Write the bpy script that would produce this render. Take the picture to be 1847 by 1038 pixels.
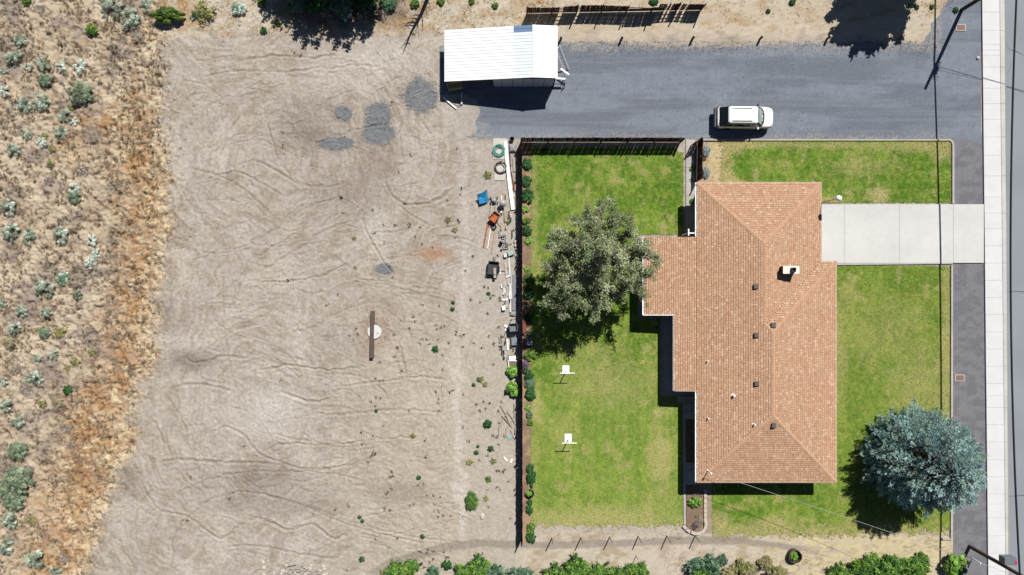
import bpy, bmesh, math, random
import numpy as np
from mathutils import Vector, Matrix

random.seed(7)
rng = np.random.default_rng(11)
scene = bpy.context.scene
for o in list(bpy.data.objects):
    bpy.data.objects.remove(o)
C = scene.collection

# ------------------------------------------------------------------ camera, sky, sun, exposure
H = 58.0                    # camera height above the yard (m)
S = 88.0 / 1847.0           # metres per photo pixel on the ground
CX, CY = 923.5, 519.0
cam_d = bpy.data.cameras.new('camera')
cam_d.sensor_width = 36.0
cam_d.lens = 36.0 * H / 88.0
cam_d.clip_end = 3000.0
cam = bpy.data.objects.new('camera', cam_d)
C.objects.link(cam)
cam.location = (0, 0, H)
scene.camera = cam

SUN_EL = math.radians(52.0)
SUN_AZ = math.atan2(0.42, 0.91)          # from +Y towards +X
world = bpy.data.worlds.new('World')
scene.world = world
world.use_nodes = True
wn = world.node_tree
sky = wn.nodes.new('ShaderNodeTexSky')
sky.sky_type = 'NISHITA'
sky.sun_disc = False
sky.sun_elevation = SUN_EL
sky.sun_rotation = SUN_AZ
sky.altitude = 500.0          # clear, dry high-desert air
sky.air_density = 0.6
sky.dust_density = 0.2
bg = wn.nodes['Background']
bg.inputs['Strength'].default_value = 0.05
wn.links.new(sky.outputs['Color'], bg.inputs['Color'])
sun_d = bpy.data.lights.new('sun', 'SUN')
sun_d.energy = 5.0
sun_d.angle = math.radians(0.5)
sun_d.color = (1.0, 0.965, 0.91)
sun = bpy.data.objects.new('sun', sun_d)
C.objects.link(sun)
sd = Vector((math.sin(SUN_AZ) * math.cos(SUN_EL), math.cos(SUN_AZ) * math.cos(SUN_EL), math.sin(SUN_EL)))
sun.rotation_euler = sd.to_track_quat('Z', 'Y').to_euler()
sun.location = sd * 60
vs = scene.view_settings
vs.view_transform = 'Standard'
vs.look = 'None'
vs.gamma = 1.0
vs.use_curve_mapping = False
vs.exposure = 0.45

# ------------------------------------------------------------------ helpers
KALB = 0.53


def lin(v):
    v = v / 255.0
    return v / 12.92 if v <= 0.04045 else ((v + 0.055) / 1.055) ** 2.4


def c(r, g, b, k=KALB):
    return (lin(r) * k, lin(g) * k, lin(b) * k)


def ca(r, g, b, k=KALB):
    return np.array(c(r, g, b, k))


def P(px, py, h=0.0):
    """world point at height h whose place in the photograph is (px, py)"""
    k = S * (H - h) / H
    return Vector(((px - CX) * k, (CY - py) * k, h))


def W2P(X, Y):
    return X / S + CX, CY - Y / S


_tab = rng.random((256, 256))


def vnoise(x, y):
    xi = np.floor(x).astype(int)
    yi = np.floor(y).astype(int)
    fx = x - xi
    fy = y - yi
    fx = fx * fx * (3 - 2 * fx)
    fy = fy * fy * (3 - 2 * fy)
    a = _tab[xi & 255, yi & 255]
    b = _tab[(xi + 1) & 255, yi & 255]
    d = _tab[xi & 255, (yi + 1) & 255]
    e = _tab[(xi + 1) & 255, (yi + 1) & 255]
    return (a * (1 - fx) + b * fx) * (1 - fy) + (d * (1 - fx) + e * fx) * fy


def fbm(x, y, oct=4, ox=0.0):
    x = np.asarray(x, float) + ox * 17.3
    y = np.asarray(y, float) + ox * 9.7
    t = 0.0
    a = 0.5
    n = 0.0
    for i in range(oct):
        t = t + a * vnoise(x + i * 31.7, y + i * 13.1)
        n += a
        a *= 0.5
        x = x * 2.03
        y = y * 2.03
    return t / n


def ss(a, b, x):
    t = np.clip((x - a) / (b - a), 0, 1)
    return t * t * (3 - 2 * t)


def spot(px, py, cx, cy, rx, ry, soft=0.4, wob=0.5):
    d = np.sqrt(((px - cx) / rx) ** 2 + ((py - cy) / ry) ** 2)
    d = d + wob * (fbm(px / 14.0, py / 14.0, 4, cx * 0.01) - 0.5)
    return 1 - ss(1 - soft, 1 + soft, d)


# ---- materials
MATS = {}


def mat(name, col=None, rough=0.8, var=0.12, scale=6.0, bump=0.0, bscale=None, metal=0.0, attr=False,
        trans=0.0, spec=0.3, dist=0.02, var2=0.0, scale2=0.6):
    if name in MATS:
        return MATS[name]
    m = bpy.data.materials.new(name)
    m.use_nodes = True
    nt = m.node_tree
    L = nt.links
    b = nt.nodes['Principled BSDF']
    b.inputs['Roughness'].default_value = rough
    b.inputs['Metallic'].default_value = metal
    b.inputs['Specular IOR Level'].default_value = spec
    geo = nt.nodes.new('ShaderNodeNewGeometry')
    n = nt.nodes.new('ShaderNodeTexNoise')
    n.inputs['Scale'].default_value = scale
    n.inputs['Detail'].default_value = 5.0
    n.inputs['Roughness'].default_value = 0.65
    L.new(geo.outputs['Position'], n.inputs['Vector'])
    mr = nt.nodes.new('ShaderNodeMapRange')
    mr.inputs['From Min'].default_value = 0.25
    mr.inputs['From Max'].default_value = 0.75
    mr.inputs['To Min'].default_value = 1 - var
    mr.inputs['To Max'].default_value = 1 + var
    L.new(n.outputs['Fac'], mr.inputs['Value'])
    fac = mr.outputs['Result']
    if var2 > 0:
        n2 = nt.nodes.new('ShaderNodeTexNoise')
        n2.inputs['Scale'].default_value = scale2
        n2.inputs['Detail'].default_value = 3.0
        L.new(geo.outputs['Position'], n2.inputs['Vector'])
        mr2 = nt.nodes.new('ShaderNodeMapRange')
        mr2.inputs['From Min'].default_value = 0.3
        mr2.inputs['From Max'].default_value = 0.7
        mr2.inputs['To Min'].default_value = 1 - var2
        mr2.inputs['To Max'].default_value = 1 + var2
        L.new(n2.outputs['Fac'], mr2.inputs['Value'])
        mm = nt.nodes.new('ShaderNodeMath')
        mm.operation = 'MULTIPLY'
        L.new(fac, mm.inputs[0])
        L.new(mr2.outputs['Result'], mm.inputs[1])
        fac = mm.outputs[0]
    vm = nt.nodes.new('ShaderNodeVectorMath')
    vm.operation = 'SCALE'
    if attr:
        a = nt.nodes.new('ShaderNodeAttribute')
        a.attribute_name = 'Col'
        L.new(a.outputs['Color'], vm.inputs[0])
    else:
        rg = nt.nodes.new('ShaderNodeRGB')
        rg.outputs[0].default_value = (*col, 1)
        L.new(rg.outputs[0], vm.inputs[0])
    L.new(fac, vm.inputs['Scale'])
    L.new(vm.outputs[0], b.inputs['Base Color'])
    if bump > 0:
        nb = nt.nodes.new('ShaderNodeTexNoise')
        nb.inputs['Scale'].default_value = bscale or scale * 2
        nb.inputs['Detail'].default_value = 4.0
        L.new(geo.outputs['Position'], nb.inputs['Vector'])
        bp = nt.nodes.new('ShaderNodeBump')
        bp.inputs['Strength'].default_value = bump
        bp.inputs['Distance'].default_value = dist
        L.new(nb.outputs['Fac'], bp.inputs['Height'])
        L.new(bp.outputs['Normal'], b.inputs['Normal'])
    if trans > 0:
        out = nt.nodes['Material Output']
        tr = nt.nodes.new('ShaderNodeBsdfTranslucent')
        L.new(vm.outputs[0], tr.inputs['Color'])
        mx = nt.nodes.new('ShaderNodeMixShader')
        mx.inputs['Fac'].default_value = trans
        L.new(b.outputs[0], mx.inputs[1])
        L.new(tr.outputs[0], mx.inputs[2])
        L.new(mx.outputs[0], out.inputs['Surface'])
    MATS[name] = m
    return m


def glass_mat(name, col, rough=0.05):
    m = bpy.data.materials.new(name)
    m.use_nodes = True
    b = m.node_tree.nodes['Principled BSDF']
    b.inputs['Base Color'].default_value = (*col, 1)
    b.inputs['Roughness'].default_value = rough
    b.inputs['Specular IOR Level'].default_value = 0.6
    MATS[name] = m
    return m


# ---- objects
def tag(o, label=None, cat=None, group=None, kind=None):
    if label:
        o['label'] = label
    if cat:
        o['category'] = cat
    if group:
        o['group'] = group
    if kind:
        o['kind'] = kind
    return o


def link(name, me, parent=None, loc=None, rot=None):
    o = bpy.data.objects.new(name, me)
    C.objects.link(o)
    if parent is not None:
        o.parent = parent
    if loc is not None:
        o.location = loc
    if rot is not None:
        o.rotation_euler = rot
    return o


def thing(name, label, cat, loc, rz=0.0, group=None):
    o = link(name, None, None, loc, (0, 0, rz))
    o.empty_display_size = 0.2
    return tag(o, label, cat, group)


def copy_tree(o, parent=None):
    k = o.copy()
    C.objects.link(k)
    k.parent = parent
    for ch in list(o.children):
        copy_tree(ch, k)
    return k


def fast_mesh(name, V, F, m, col=None, smooth=False):
    V = np.asarray(V, np.float32)
    F = np.asarray(F, np.int32)
    k = F.shape[1]
    me = bpy.data.meshes.new(name)
    me.vertices.add(len(V))
    me.vertices.foreach_set('co', V.ravel())
    me.loops.add(F.size)
    me.loops.foreach_set('vertex_index', F.ravel())
    me.polygons.add(len(F))
    me.polygons.foreach_set('loop_start', np.arange(len(F), dtype=np.int32) * k)
    me.polygons.foreach_set('loop_total', np.full(len(F), k, np.int32))
    if smooth:
        me.polygons.foreach_set('use_smooth', np.ones(len(F), bool))
    me.update(calc_edges=True)
    me.validate()
    if col is not None:
        a = me.attributes.new('Col', 'FLOAT_COLOR', 'POINT')
        cc = np.ones((len(V), 4), np.float32)
        cc[:, :3] = col
        a.data.foreach_set('color', cc.ravel())
    me.materials.append(m)
    return me


class MB:
    def __init__(self):
        self.v = []
        self.f = []
        self.c = []

    def add(self, vs_, fs, col=None):
        n = len(self.v)
        self.v += [tuple(p) for p in vs_]
        self.f += [tuple(i + n for i in f) for f in fs]
        if col is not None:
            self.c += [col] * len(vs_)
        return self

    def box(self, x, y, z, sx, sy, sz, M=None, taper=1.0, rz=0.0):
        """box with centre x,y, base z, full sizes"""
        p = []
        for k, t in ((0, 1.0), (1, taper)):
            for i, j in ((-1, -1), (1, -1), (1, 1), (-1, 1)):
                p.append(Vector((i * sx / 2 * t, j * sy / 2 * t, k * sz)))
        if rz:
            R = Matrix.Rotation(rz, 3, 'Z')
            p = [R @ q for q in p]
        p = [q + Vector((x, y, z)) for q in p]
        if M is not None:
            p = [M @ q for q in p]
        return self.add(p, [(3, 2, 1, 0), (4, 5, 6, 7), (0, 1, 5, 4), (1, 2, 6, 5), (2, 3, 7, 6), (3, 0, 4, 7)])

    def beam(self, a, b, w, h, up=(0, 0, 1)):
        a = Vector(a)
        b = Vector(b)
        d = (b - a).normalized()
        up = Vector(up)
        if abs(d.dot(up)) > 0.98:
            up = Vector((0, 1, 0))
        s = d.cross(up).normalized()
        u = s.cross(d).normalized()
        p = []
        for q in (a, b):
            for i, j in ((-1, -1), (1, -1), (1, 1), (-1, 1)):
                p.append(q + s * (i * w / 2) + u * (j * h / 2))
        return self.add(p, [(0, 1, 2, 3), (7, 6, 5, 4), (4, 5, 1, 0), (5, 6, 2, 1), (6, 7, 3, 2), (7, 4, 0, 3)])

    def tube(self, path, r, n=8, closed=False, cap=True):
        path = [Vector(p) for p in path]
        m = len(path)
        rs = r if isinstance(r, (list, tuple)) else [r] * m
        vs_ = []
        prev = None
        for i, p in enumerate(path):
            if closed:
                d = path[(i + 1) % m] - path[i - 1]
            else:
                d = path[min(i + 1, m - 1)] - path[max(i - 1, 0)]
            d = d.normalized() if d.length > 1e-9 else Vector((0, 0, 1))
            up = prev if prev is not None else (Vector((0, 0, 1)) if abs(d.z) < 0.9 else Vector((1, 0, 0)))
            s = d.cross(up)
            if s.length < 1e-6:
                s = d.cross(Vector((0.3, 1, 0.2)))
            s.normalize()
            u = s.cross(d).normalized()
            prev = u
            for k in range(n):
                a = 2 * math.pi * k / n
                vs_.append(p + (s * math.cos(a) + u * math.sin(a)) * rs[i])
        fs = []
        for i in range(m if closed else m - 1):
            j = (i + 1) % m
            for k in range(n):
                l = (k + 1) % n
                fs.append((i * n + k, i * n + l, j * n + l, j * n + k))
        if cap and not closed:
            fs.append(tuple(range(n))[::-1])
            fs.append(tuple((m - 1) * n + k for k in range(n)))
        return self.add(vs_, fs)

    def cyl(self, x, y, z, r, h, n=16, r2=None):
        r2 = r if r2 is None else r2
        vs_ = []
        for k, rr in ((0, r), (1, r2)):
            for i in range(n):
                a = 2 * math.pi * i / n
                vs_.append((x + rr * math.cos(a), y + rr * math.sin(a), z + k * h))
        fs = [tuple(range(n))[::-1], tuple(range(n, 2 * n))]
        for i in range(n):
            j = (i + 1) % n
            fs.append((i, j, n + j, n + i))
        return self.add(vs_, fs)

    def lathe(self, prof, n=16, x=0, y=0, z=0):
        vs_ = []
        for r, h in prof:
            for i in range(n):
                a = 2 * math.pi * i / n
                vs_.append((x + r * math.cos(a), y + r * math.sin(a), z + h))
        fs = []
        for k in range(len(prof) - 1):
            for i in range(n):
                j = (i + 1) % n
                fs.append((k * n + i, k * n + j, (k + 1) * n + j, (k + 1) * n + i))
        fs.append(tuple(range(n))[::-1])
        fs.append(tuple((len(prof) - 1) * n + i for i in range(n)))
        return self.add(vs_, fs)

    def prism(self, poly, z0, z1):
        n = len(poly)
        area = sum(poly[i][0] * poly[(i + 1) % n][1] - poly[(i + 1) % n][0] * poly[i][1] for i in range(n))
        if area < 0:
            poly = poly[::-1]
        vs_ = [(p[0], p[1], z0) for p in poly] + [(p[0], p[1], z1) for p in poly]
        fs = [tuple(range(n))[::-1], tuple(range(n, 2 * n))]
        for i in range(n):
            j = (i + 1) % n
            fs.append((i, j, n + j, n + i))
        return self.add(vs_, fs)

    def poly(self, pts):
        return self.add(pts, [tuple(range(len(pts)))])

    def mesh(self, name, m, smooth=False, bevel=0.0):
        me = bpy.data.meshes.new(name)
        me.from_pydata([tuple(p) for p in self.v], [], self.f)
        me.update()
        if bevel > 0:
            bm = bmesh.new()
            bm.from_mesh(me)
            es = [e for e in bm.edges if len(e.link_faces) == 2 and e.calc_face_angle(0) > 0.6]
            bmesh.ops.bevel(bm, geom=es, offset=bevel, segments=1, affect='EDGES')
            bm.to_mesh(me)
            bm.free()
        if self.c:
            a = me.attributes.new('Col', 'FLOAT_COLOR', 'POINT')
            cc = np.ones((len(self.v), 4), np.float32)
            cc[:, :3] = np.array(self.c)
            a.data.foreach_set('color', cc.ravel())
        if smooth:
            me.polygons.foreach_set('use_smooth', [True] * len(me.polygons))
        me.materials.append(m)
        return me

    def build(self, name, m, parent=None, loc=None, rot=None, smooth=False, bevel=0.0):
        return link(name, self.mesh(name, m, smooth, bevel), parent, loc, rot)


# ------------------------------------------------------------------ ground: relief and colour
def catmull(pts, n=8):
    pts = [np.array(p, float) for p in pts]
    pts = [2 * pts[0] - pts[1]] + pts + [2 * pts[-1] - pts[-2]]
    out = []
    for i in range(1, len(pts) - 2):
        p0, p1, p2, p3 = pts[i - 1:i + 3]
        for t in np.linspace(0, 1, n, endpoint=False):
            out.append(0.5 * ((2 * p1) + (-p0 + p2) * t + (2 * p0 - 5 * p1 + 4 * p2 - p3) * t * t
                              + (-p0 + 3 * p1 - 3 * p2 + p3) * t ** 3))
    out.append(pts[-2])
    return np.array(out)


TR = [
    [(293, 705), (320, 745), (337, 785), (342, 815)], [(273, 755), (287, 782), (297, 822)], [(298, 775), (302, 802), (308, 822)],
    [(272, 789), (275, 825), (283, 852), (302, 884)],
    [(248, 862), (267, 895), (290, 922), (337, 932), (373, 959), (397, 972), (417, 962), (460, 932)],
    [(280, 882), (260, 905), (237, 955)], [(303, 905), (283, 939), (267, 985), (263, 1035)],
    [(367, 912), (333, 939), (313, 975), (308, 1035)], [(280, 839), (320, 830), (380, 834), (460, 836), (540, 842)],
    [(317, 892), (343, 879), (400, 859), (460, 852), (560, 850), (700, 830)],
    [(333, 932), (373, 905), (433, 889), (470, 892), (560, 915), (640, 945), (740, 968), (820, 975)],
    [(377, 782), (410, 772), (443, 789), (462, 815), (500, 835)],
    [(460, 819), (503, 802), (570, 802), (627, 800), (693, 792), (793, 785)], [(493, 782), (527, 792), (570, 797)],
    [(503, 705), (527, 715), (560, 725), (603, 719)], [(460, 824), (500, 832), (540, 845), (600, 845), (647, 835), (693, 812)],
    [(460, 889), (503, 902), (560, 919), (607, 939), (667, 959), (737, 975), (780, 985)],
    [(460, 935), (493, 945), (523, 959), (557, 945), (577, 955), (603, 972), (640, 960)],
    [(460, 509), (510, 509), (560, 503), (593, 493), (640, 470)], [(460, 499), (493, 476), (543, 446), (570, 426), (610, 406), (653, 396)],
    [(460, 439), (503, 406), (533, 379), (577, 366), (640, 352)], [(455, 470), (500, 440), (540, 420), (590, 385)],
    [(560, 260), (600, 248), (660, 230), (707, 222)], [(503, 293), (537, 327), (573, 337), (633, 330)],
    [(480, 220), (490, 250), (500, 290)], [(360, 330), (420, 310), (470, 330), (520, 360)], [(420, 300), (460, 290), (500, 310), (560, 345)],
    [(655, 395), (662, 420), (690, 470), (715, 500)], [(600, 700), (680, 690), (760, 680), (815, 690)],
    [(560, 750), (650, 745), (720, 740), (800, 745)], [(590, 135), (585, 150), (575, 160)], [(592, 126), (640, 118), (690, 122)],
    [(330, 640), (350, 655), (400, 645), (460, 648)], [(405, 480), (402, 540), (406, 610), (420, 690)],
    [(440, 500), (425, 540), (405, 560)], [(300, 705), (330, 695), (380, 697), (430, 710)],
    [(520, 600), (560, 590), (620, 560), (670, 545)], [(460, 668), (520, 660), (600, 668), (660, 660)],
    [(720, 620), (725, 650), (735, 690)], [(730, 560), (720, 620), (730, 680)], [(770, 730), (750, 760), (735, 800)],
    [(420, 110), (500, 100), (560, 105), (620, 98)], [(350, 140), (430, 128), (520, 130), (600, 120)],
    [(330, 300), (400, 320), (450, 350), (500, 400)], [(700, 350), (740, 372), (790, 360), (830, 330)],
    [(690, 300), (700, 340), (730, 380), (780, 410)], [(395, 990), (460, 985), (540, 1000), (620, 1010)],
]
_rt = random.Random(3)
for _i in range(190):
    _x, _y = _rt.uniform(320, 800), _rt.uniform(90, 1000)
    _l = _rt.uniform(30, 130)
    _a = _rt.gauss(-0.25 if _y < 500 else 0.12, 0.35)
    _k = _rt.uniform(-0.012, 0.012)
    _pts = []
    for _t in range(4):
        _pts.append((_x, _y))
        _x += math.cos(_a) * _l / 3
        _y += math.sin(_a) * _l / 3
        _a += _k * _l / 3
    TR.append(_pts)
TRACKS = [catmull(p, 6) for p in TR]


def track_field(px, py):
    """(depth field, wheel-mark tint) on flat arrays in photo pixels"""
    z = np.zeros_like(px)
    tint = np.zeros_like(px)
    wob = (fbm(px / 13.0, py / 13.0, 4, 5) - 0.5) * 11.0
    for i, tr in enumerate(TRACKS):
        big = i < len(TR) - 190
        w = (1.7 if big else 1.25) + (i % 3) * 0.2
        sel = np.where((px > tr[:, 0].min() - 14) & (px < tr[:, 0].max() + 14) & (py > tr[:, 1].min() - 14) & (py < tr[:, 1].max() + 14))[0]
        if len(sel) == 0:
            continue
        x = px[sel] + wob[sel]
        y = py[sel] + wob[sel] * 0.7
        best = np.full(len(sel), 1e9)
        tt = np.zeros(len(sel))
        m = len(tr) - 1
        for k in range(m):
            a = tr[k]
            d = tr[k + 1] - a
            L2 = d @ d + 1e-9
            t = np.clip(((x - a[0]) * d[0] + (y - a[1]) * d[1]) / L2, 0, 1)
            r = np.hypot(x - a[0] - t * d[0], y - a[1] - t * d[1])
            u = r < best
            best[u] = r[u]
            tt[u] = (k + t[u]) / m
        fade = ss(0, 0.12, tt) * (1 - ss(0.85, 1, tt)) * (0.35 + 0.9 * fbm(x / 20, y / 20, 2, i))
        amp = (0.07 if big else 0.035) * (0.6 + 0.8 * ((i * 37) % 10) / 10)
        z[sel] += fade * amp * (-np.exp(-(best / w) ** 2) + 0.55 * np.exp(-((best - 2 * w) / w) ** 2))
        tint[sel] = np.maximum(tint[sel], fade * np.exp(-(best / (w * 1.1)) ** 2))
    return z, tint


SC = ((505, 300, 1.0), (455, 740, 1.0), (640, 1120, 1.0), (420, -60, 1.0), (960, 620, 1.0), (700, 640, 0.7), (170, 480, 0.9))


def scuff(px, py):
    """turning scuffs of a loader: noise drawn out along circles; about 0..1, mean 0.5"""
    wx = px + 70 * (fbm(px / 70, py / 70, 4, 111) - 0.5)
    wy = py + 70 * (fbm(px / 70, py / 70, 4, 112) - 0.5)
    tot = np.zeros_like(px)
    wt = np.zeros_like(px)
    for i, (cx, cy, k) in enumerate(SC):
        dx, dy = wx - cx, wy - cy
        rr = np.hypot(dx, dy)
        an = np.arctan2(dy, dx + 1e-6)
        v = fbm(rr / 4.2, np.abs(an) * (70 + rr) / 40.0, 4, 113 + i)
        w = np.exp(-(rr / 210.0) ** 2) * ss(15, 110, rr) * k * (0.4 + fbm(px / 45, py / 45, 2, 120 + i)) ** 3 + 1e-4
        w = w ** 2.2
        tot += v * w
        wt += w
    return tot / wt


EY = np.array([-200, 0, 60, 150, 250, 350, 450, 560, 650, 700, 800, 850, 900, 1000, 1038, 1200])
EX = np.array([300, 300, 295, 292, 300, 312, 302, 288, 282, 252, 240, 222, 200, 172, 150, 120])


def hill_edge(px, py):
    return np.interp(py, EY, EX) + (fbm(px / 22.0, py / 22.0, 4, 2) - 0.5) * 42


PATCH = [(620, 203, 17, 14), (683, 208, 25, 25), (684, 238, 29, 22), (606, 259, 34, 12), (691, 485, 17, 11), (758, 170, 34, 31)]


def patch_mask(px, py):
    m = np.zeros_like(px)
    for cx, cy, rx, ry in PATCH:
        m = np.maximum(m, spot(px, py, cx, cy, rx, ry, 0.3, 0.75) + 0.45 * (fbm(px / 2.5, py / 2.5, 2, 68) - 0.5) * 1.0)
    return m


def drive_mask(px, py):
    n1 = (fbm(px / 16.0, py / 16.0, 4, 9) - 0.5)
    top = 80 + n1 * 14 + 3 * np.sin(px / 90.0)
    top = np.where(px > 1660, 80 - (px - 1660) * 1.6 + n1 * 30, top)
    west = 850 + n1 * 34 + 16 * np.sin((py - 170) / 22.0)
    west = np.where(py < 172, 790, west)
    m = ((py > top) & (py < 251 + n1 * 5) & (px > west) & (px < 1771.5)).astype(float)
    strip = ((px > 1718) & (px < 1784) & (py > 240)).astype(float)
    return np.maximum(m, strip)


def relief(X, Y, full=False):
    sh = np.shape(X)
    X = np.atleast_1d(np.asarray(X, float)).ravel()
    Y = np.atleast_1d(np.asarray(Y, float)).ravel()
    px, py = W2P(X, Y)
    amp = 1 - ss(800, 925, px) * 0.72
    amp = amp * (1 - ss(932, 938, px) * (1 - 0.3 * (py < 62) - 0.3 * (py > 962)))
    inside = ss(780, 800, px) * ss(60, 78, py) * (1 - ss(246, 256, py))
    amp = amp * (1 - inside)
    pm = patch_mask(px, py)
    hill = 1 - ss(-20, 20, px - hill_edge(px, py) + 44 * (fbm(px / 5, py / 5, 3, 18) - 0.5))
    wx = px + 40 * (fbm(px / 60, py / 60, 3, 1) - 0.5)
    wy = py + 40 * (fbm(px / 60, py / 60, 3, 4) - 0.5)
    streak = np.abs(fbm(wx / 30.0, wy / 13.0, 4, 3) - 0.5)
    sc = scuff(px, py)
    lot = 0.08 * (fbm(px / 90, py / 70, 3, 8) - 0.5) + 0.09 * (sc - 0.5) * (1 - 0.8 * pm) \
        + 0.075 * (fbm(px / 4.6, py / 4.2, 3, 12) - 0.5) * (1 - 0.7 * pm)
    lot = lot + np.clip(pm, 0, 1) * (0.05 + 0.10 * (fbm(px / 9, py / 7, 3, 14) - 0.4))
    tz, tint = track_field(px, py)
    lot = lot + tz * (1 - hill)
    hl = 0.5 * (fbm(px / 55, py / 55, 3, 6) - 0.5) + 0.50 * (fbm(px / 9, py / 9, 3, 7) - 0.5) - 0.35 * np.abs(fbm(px / 7, py / 7, 2, 17) - 0.5)
    z = -0.05 + amp * (lot * (1 - hill) + hl * hill * 1.0)
    z = z.reshape(sh)
    if full:
        return z, tint.reshape(sh), hill.reshape(sh), sc.reshape(sh)
    return z


def gz(X, Y):
    return float(relief(np.array([X]), np.array([Y]))[0])


def mixc(a, b, t):
    return a * (1 - t[:, None]) + b * t[:, None]


def ground_colour(px, py, tint, hill, streak):
    n_big = fbm(px / 70, py / 60, 4, 21)
    n_mid = fbm(px / 18, py / 14, 4, 22)
    n_fin = fbm(px / 3.2, py / 3.2, 3, 23)
    one = np.ones((len(px), 1))
    lot = one * ca(201, 190, 177)
    lot = mixc(lot, ca(184, 170, 154), ss(0.48, 0.68, n_mid) * 0.75)
    lot = mixc(lot, ca(220, 211, 197), ss(0.5, 0.75, n_big) * 0.6)
    lot = mixc(lot, ca(166, 151, 136), ss(0.54, 0.70, streak) * 0.42)
    lot = mixc(lot, ca(222, 213, 199), ss(0.55, 0.7, 1 - streak) * 0.42)
    fe = np.abs(fbm(px / 13 + 2 * n_mid, py / 8 + 2 * n_big, 4, 104) - 0.5)
    lot = mixc(lot, ca(164, 149, 134), (1 - ss(0.0, 0.028, fe)) * ss(0.42, 0.6, n_big) * 0.6)
    lot = mixc(lot, ca(160, 145, 130), tint * 0.42)
    lot = mixc(lot, ca(212, 199, 177), ss(560, 760, px) * ss(480, 700, py) * 0.5)
    # darker damp patches and tracks across the lot
    for cx, cy, rx, ry, k in ((345, 650, 40, 16, .7), (555, 215, 50, 40, .5), (300, 575, 16, 22, .5), (640, 350, 90, 50, .35),
                              (470, 860, 70, 25, .45), (500, 910, 90, 22, .45), (230, 870, 22, 30, .5), (720, 890, 60, 20, .4),
                              (690, 270, 40, 40, .35), (610, 640, 50, 40, .2), (400, 870, 60, 60, .2), (560, 255, 70, 20, .4)):
        lot = mixc(lot, ca(146, 133, 121), spot(px, py, cx, cy, rx, ry, 0.7, 0.9) * k)
    for cx, cy, rx, ry, k in ((500, 745, 45, 40, .7), (420, 750, 60, 60, .35), (700, 100, 70, 25, .5), (840, 215, 32, 40, .6),
                              (620, 130, 80, 30, .4), (870, 500, 45, 90, .3), (680, 405, 25, 25, .5)):
        lot = mixc(lot, ca(224, 216, 206), spot(px, py, cx, cy, rx, ry, 0.7, 0.8) * k)
    lot = mixc(lot, ca(196, 150, 112), spot(px, py, 782, 458, 26, 13, 0.8, 1.2) * 0.7)
    lot = mixc(lot, ca(160, 118, 86), spot(px, py, 676, 600, 26, 48, 0.8, 1.4) * 0.35)
    # pale wheel track beside the fence line
    tx = 830 + 7 * np.sin(py / 130.0) + (fbm(px / 20, py / 20, 4, 30) - 0.5) * 34
    lot = mixc(lot, ca(226, 219, 207), np.exp(-((px - tx) / 9.0) ** 2) * ss(560, 660, py) * (1 - ss(960, 990, py)) * 0.75)
    tx2 = 838 + (fbm(px / 25, py / 25, 3, 31) - 0.5) * 18
    lot = mixc(lot, ca(221, 214, 203), np.exp(-((px - tx2) / 9.0) ** 2) * ss(250, 320, py) * (1 - ss(560, 640, py)) * 0.6)
    lot = mixc(lot, ca(205, 197, 184), ss(840, 870, px) * (1 - ss(925, 940, px)) * ss(240, 300, py) * 0.5)
    # hillside
    hl = one * ca(208, 190, 164)
    hl = mixc(hl, ca(182, 160, 136), ss(0.40, 0.64, n_mid) * 0.85)
    hl = mixc(hl, ca(222, 206, 182), ss(0.5, 0.72, n_big) * 0.65)
    hl = mixc(hl, ca(158, 145, 136), ss(0.5, 0.68, fbm(px / 30, py / 30, 5, 41)) * 0.75)
    e = hill_edge(px, py)
    band = np.exp(-(((px - (e - 48)) / 42.0) ** 2)) * ss(80, 330, py + 120 * (n_mid - 0.5))
    band = np.maximum(band, np.exp(-(((px - (e - 70)) / 55.0) ** 2)) * ss(650, 720, py))
    band = np.maximum(band, spot(px, py, 215, 215, 75, 22, 0.6, 1.2) * 0.8)
    band = np.maximum(band, spot(px, py, 300, 62, 55, 16, 0.6, 1.2) * 0.9)
    band = np.maximum(band, spot(px, py, 125, 265, 22, 30, 0.6, 1.2) * 0.7)
    hl = mixc(hl, ca(200, 156, 106), band * np.clip(-0.15 + 1.6 * n_mid, 0, 1) * 0.85)
    hl = mixc(hl, ca(178, 128, 82), band * ss(0.5, 0.7, n_fin) * 0.55)
    straw = np.exp(-(((px - (e - 14)) / 14.0) ** 2)) * 0.9
    straw = np.maximum(straw, band * ss(0.53, 0.66, fbm(px / 12, py / 12, 4, 47)))
    hl = mixc(hl, ca(232, 214, 178), straw * ss(0.3, 0.6, n_fin) * 0.9)
    hl = hl * 1.02
    lot = lot * np.array([0.985, 0.98, 0.985])
    col = mixc(lot, hl, hill)
    # northern verge: straw, brown litter under the brush
    nv = (1 - ss(52, 74, py + (n_mid - 0.5) * 40)) * ss(262, 300, px)
    north = mixc(one * ca(220, 207, 186), ca(206, 186, 155), ss(0.45, 0.62, n_mid))
    north = mixc(north, ca(196, 158, 112), ss(0.52, 0.72, fbm(px / 26, py / 12, 3, 51)) * 0.6 * (1 - 0.6 * ss(1000, 1100, px)))
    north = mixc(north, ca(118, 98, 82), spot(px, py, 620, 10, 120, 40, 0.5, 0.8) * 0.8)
    col = mixc(col, north, nv * (1 - ss(0.55, 0.8, n_big) * 0.4))
    ne = ss(1000, 1020, px) * (1 - ss(70, 92, py))
    col = mixc(col, ca(218, 203, 180), ne * ss(0.35, 0.6, fbm(px / 30, py / 12, 3, 52)) * 0.8)
    # southern verge
    sv = ss(958, 972, py) * ss(925, 950, px)
    sou = mixc(one * ca(219, 206, 187), ca(197, 180, 155), ss(0.45, 0.65, n_mid))
    sou = mixc(sou, ca(226, 209, 165), ss(1330, 1480, px) * ss(0.35, 0.55, n_fin))
    col = mixc(col, sou, sv)
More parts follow.
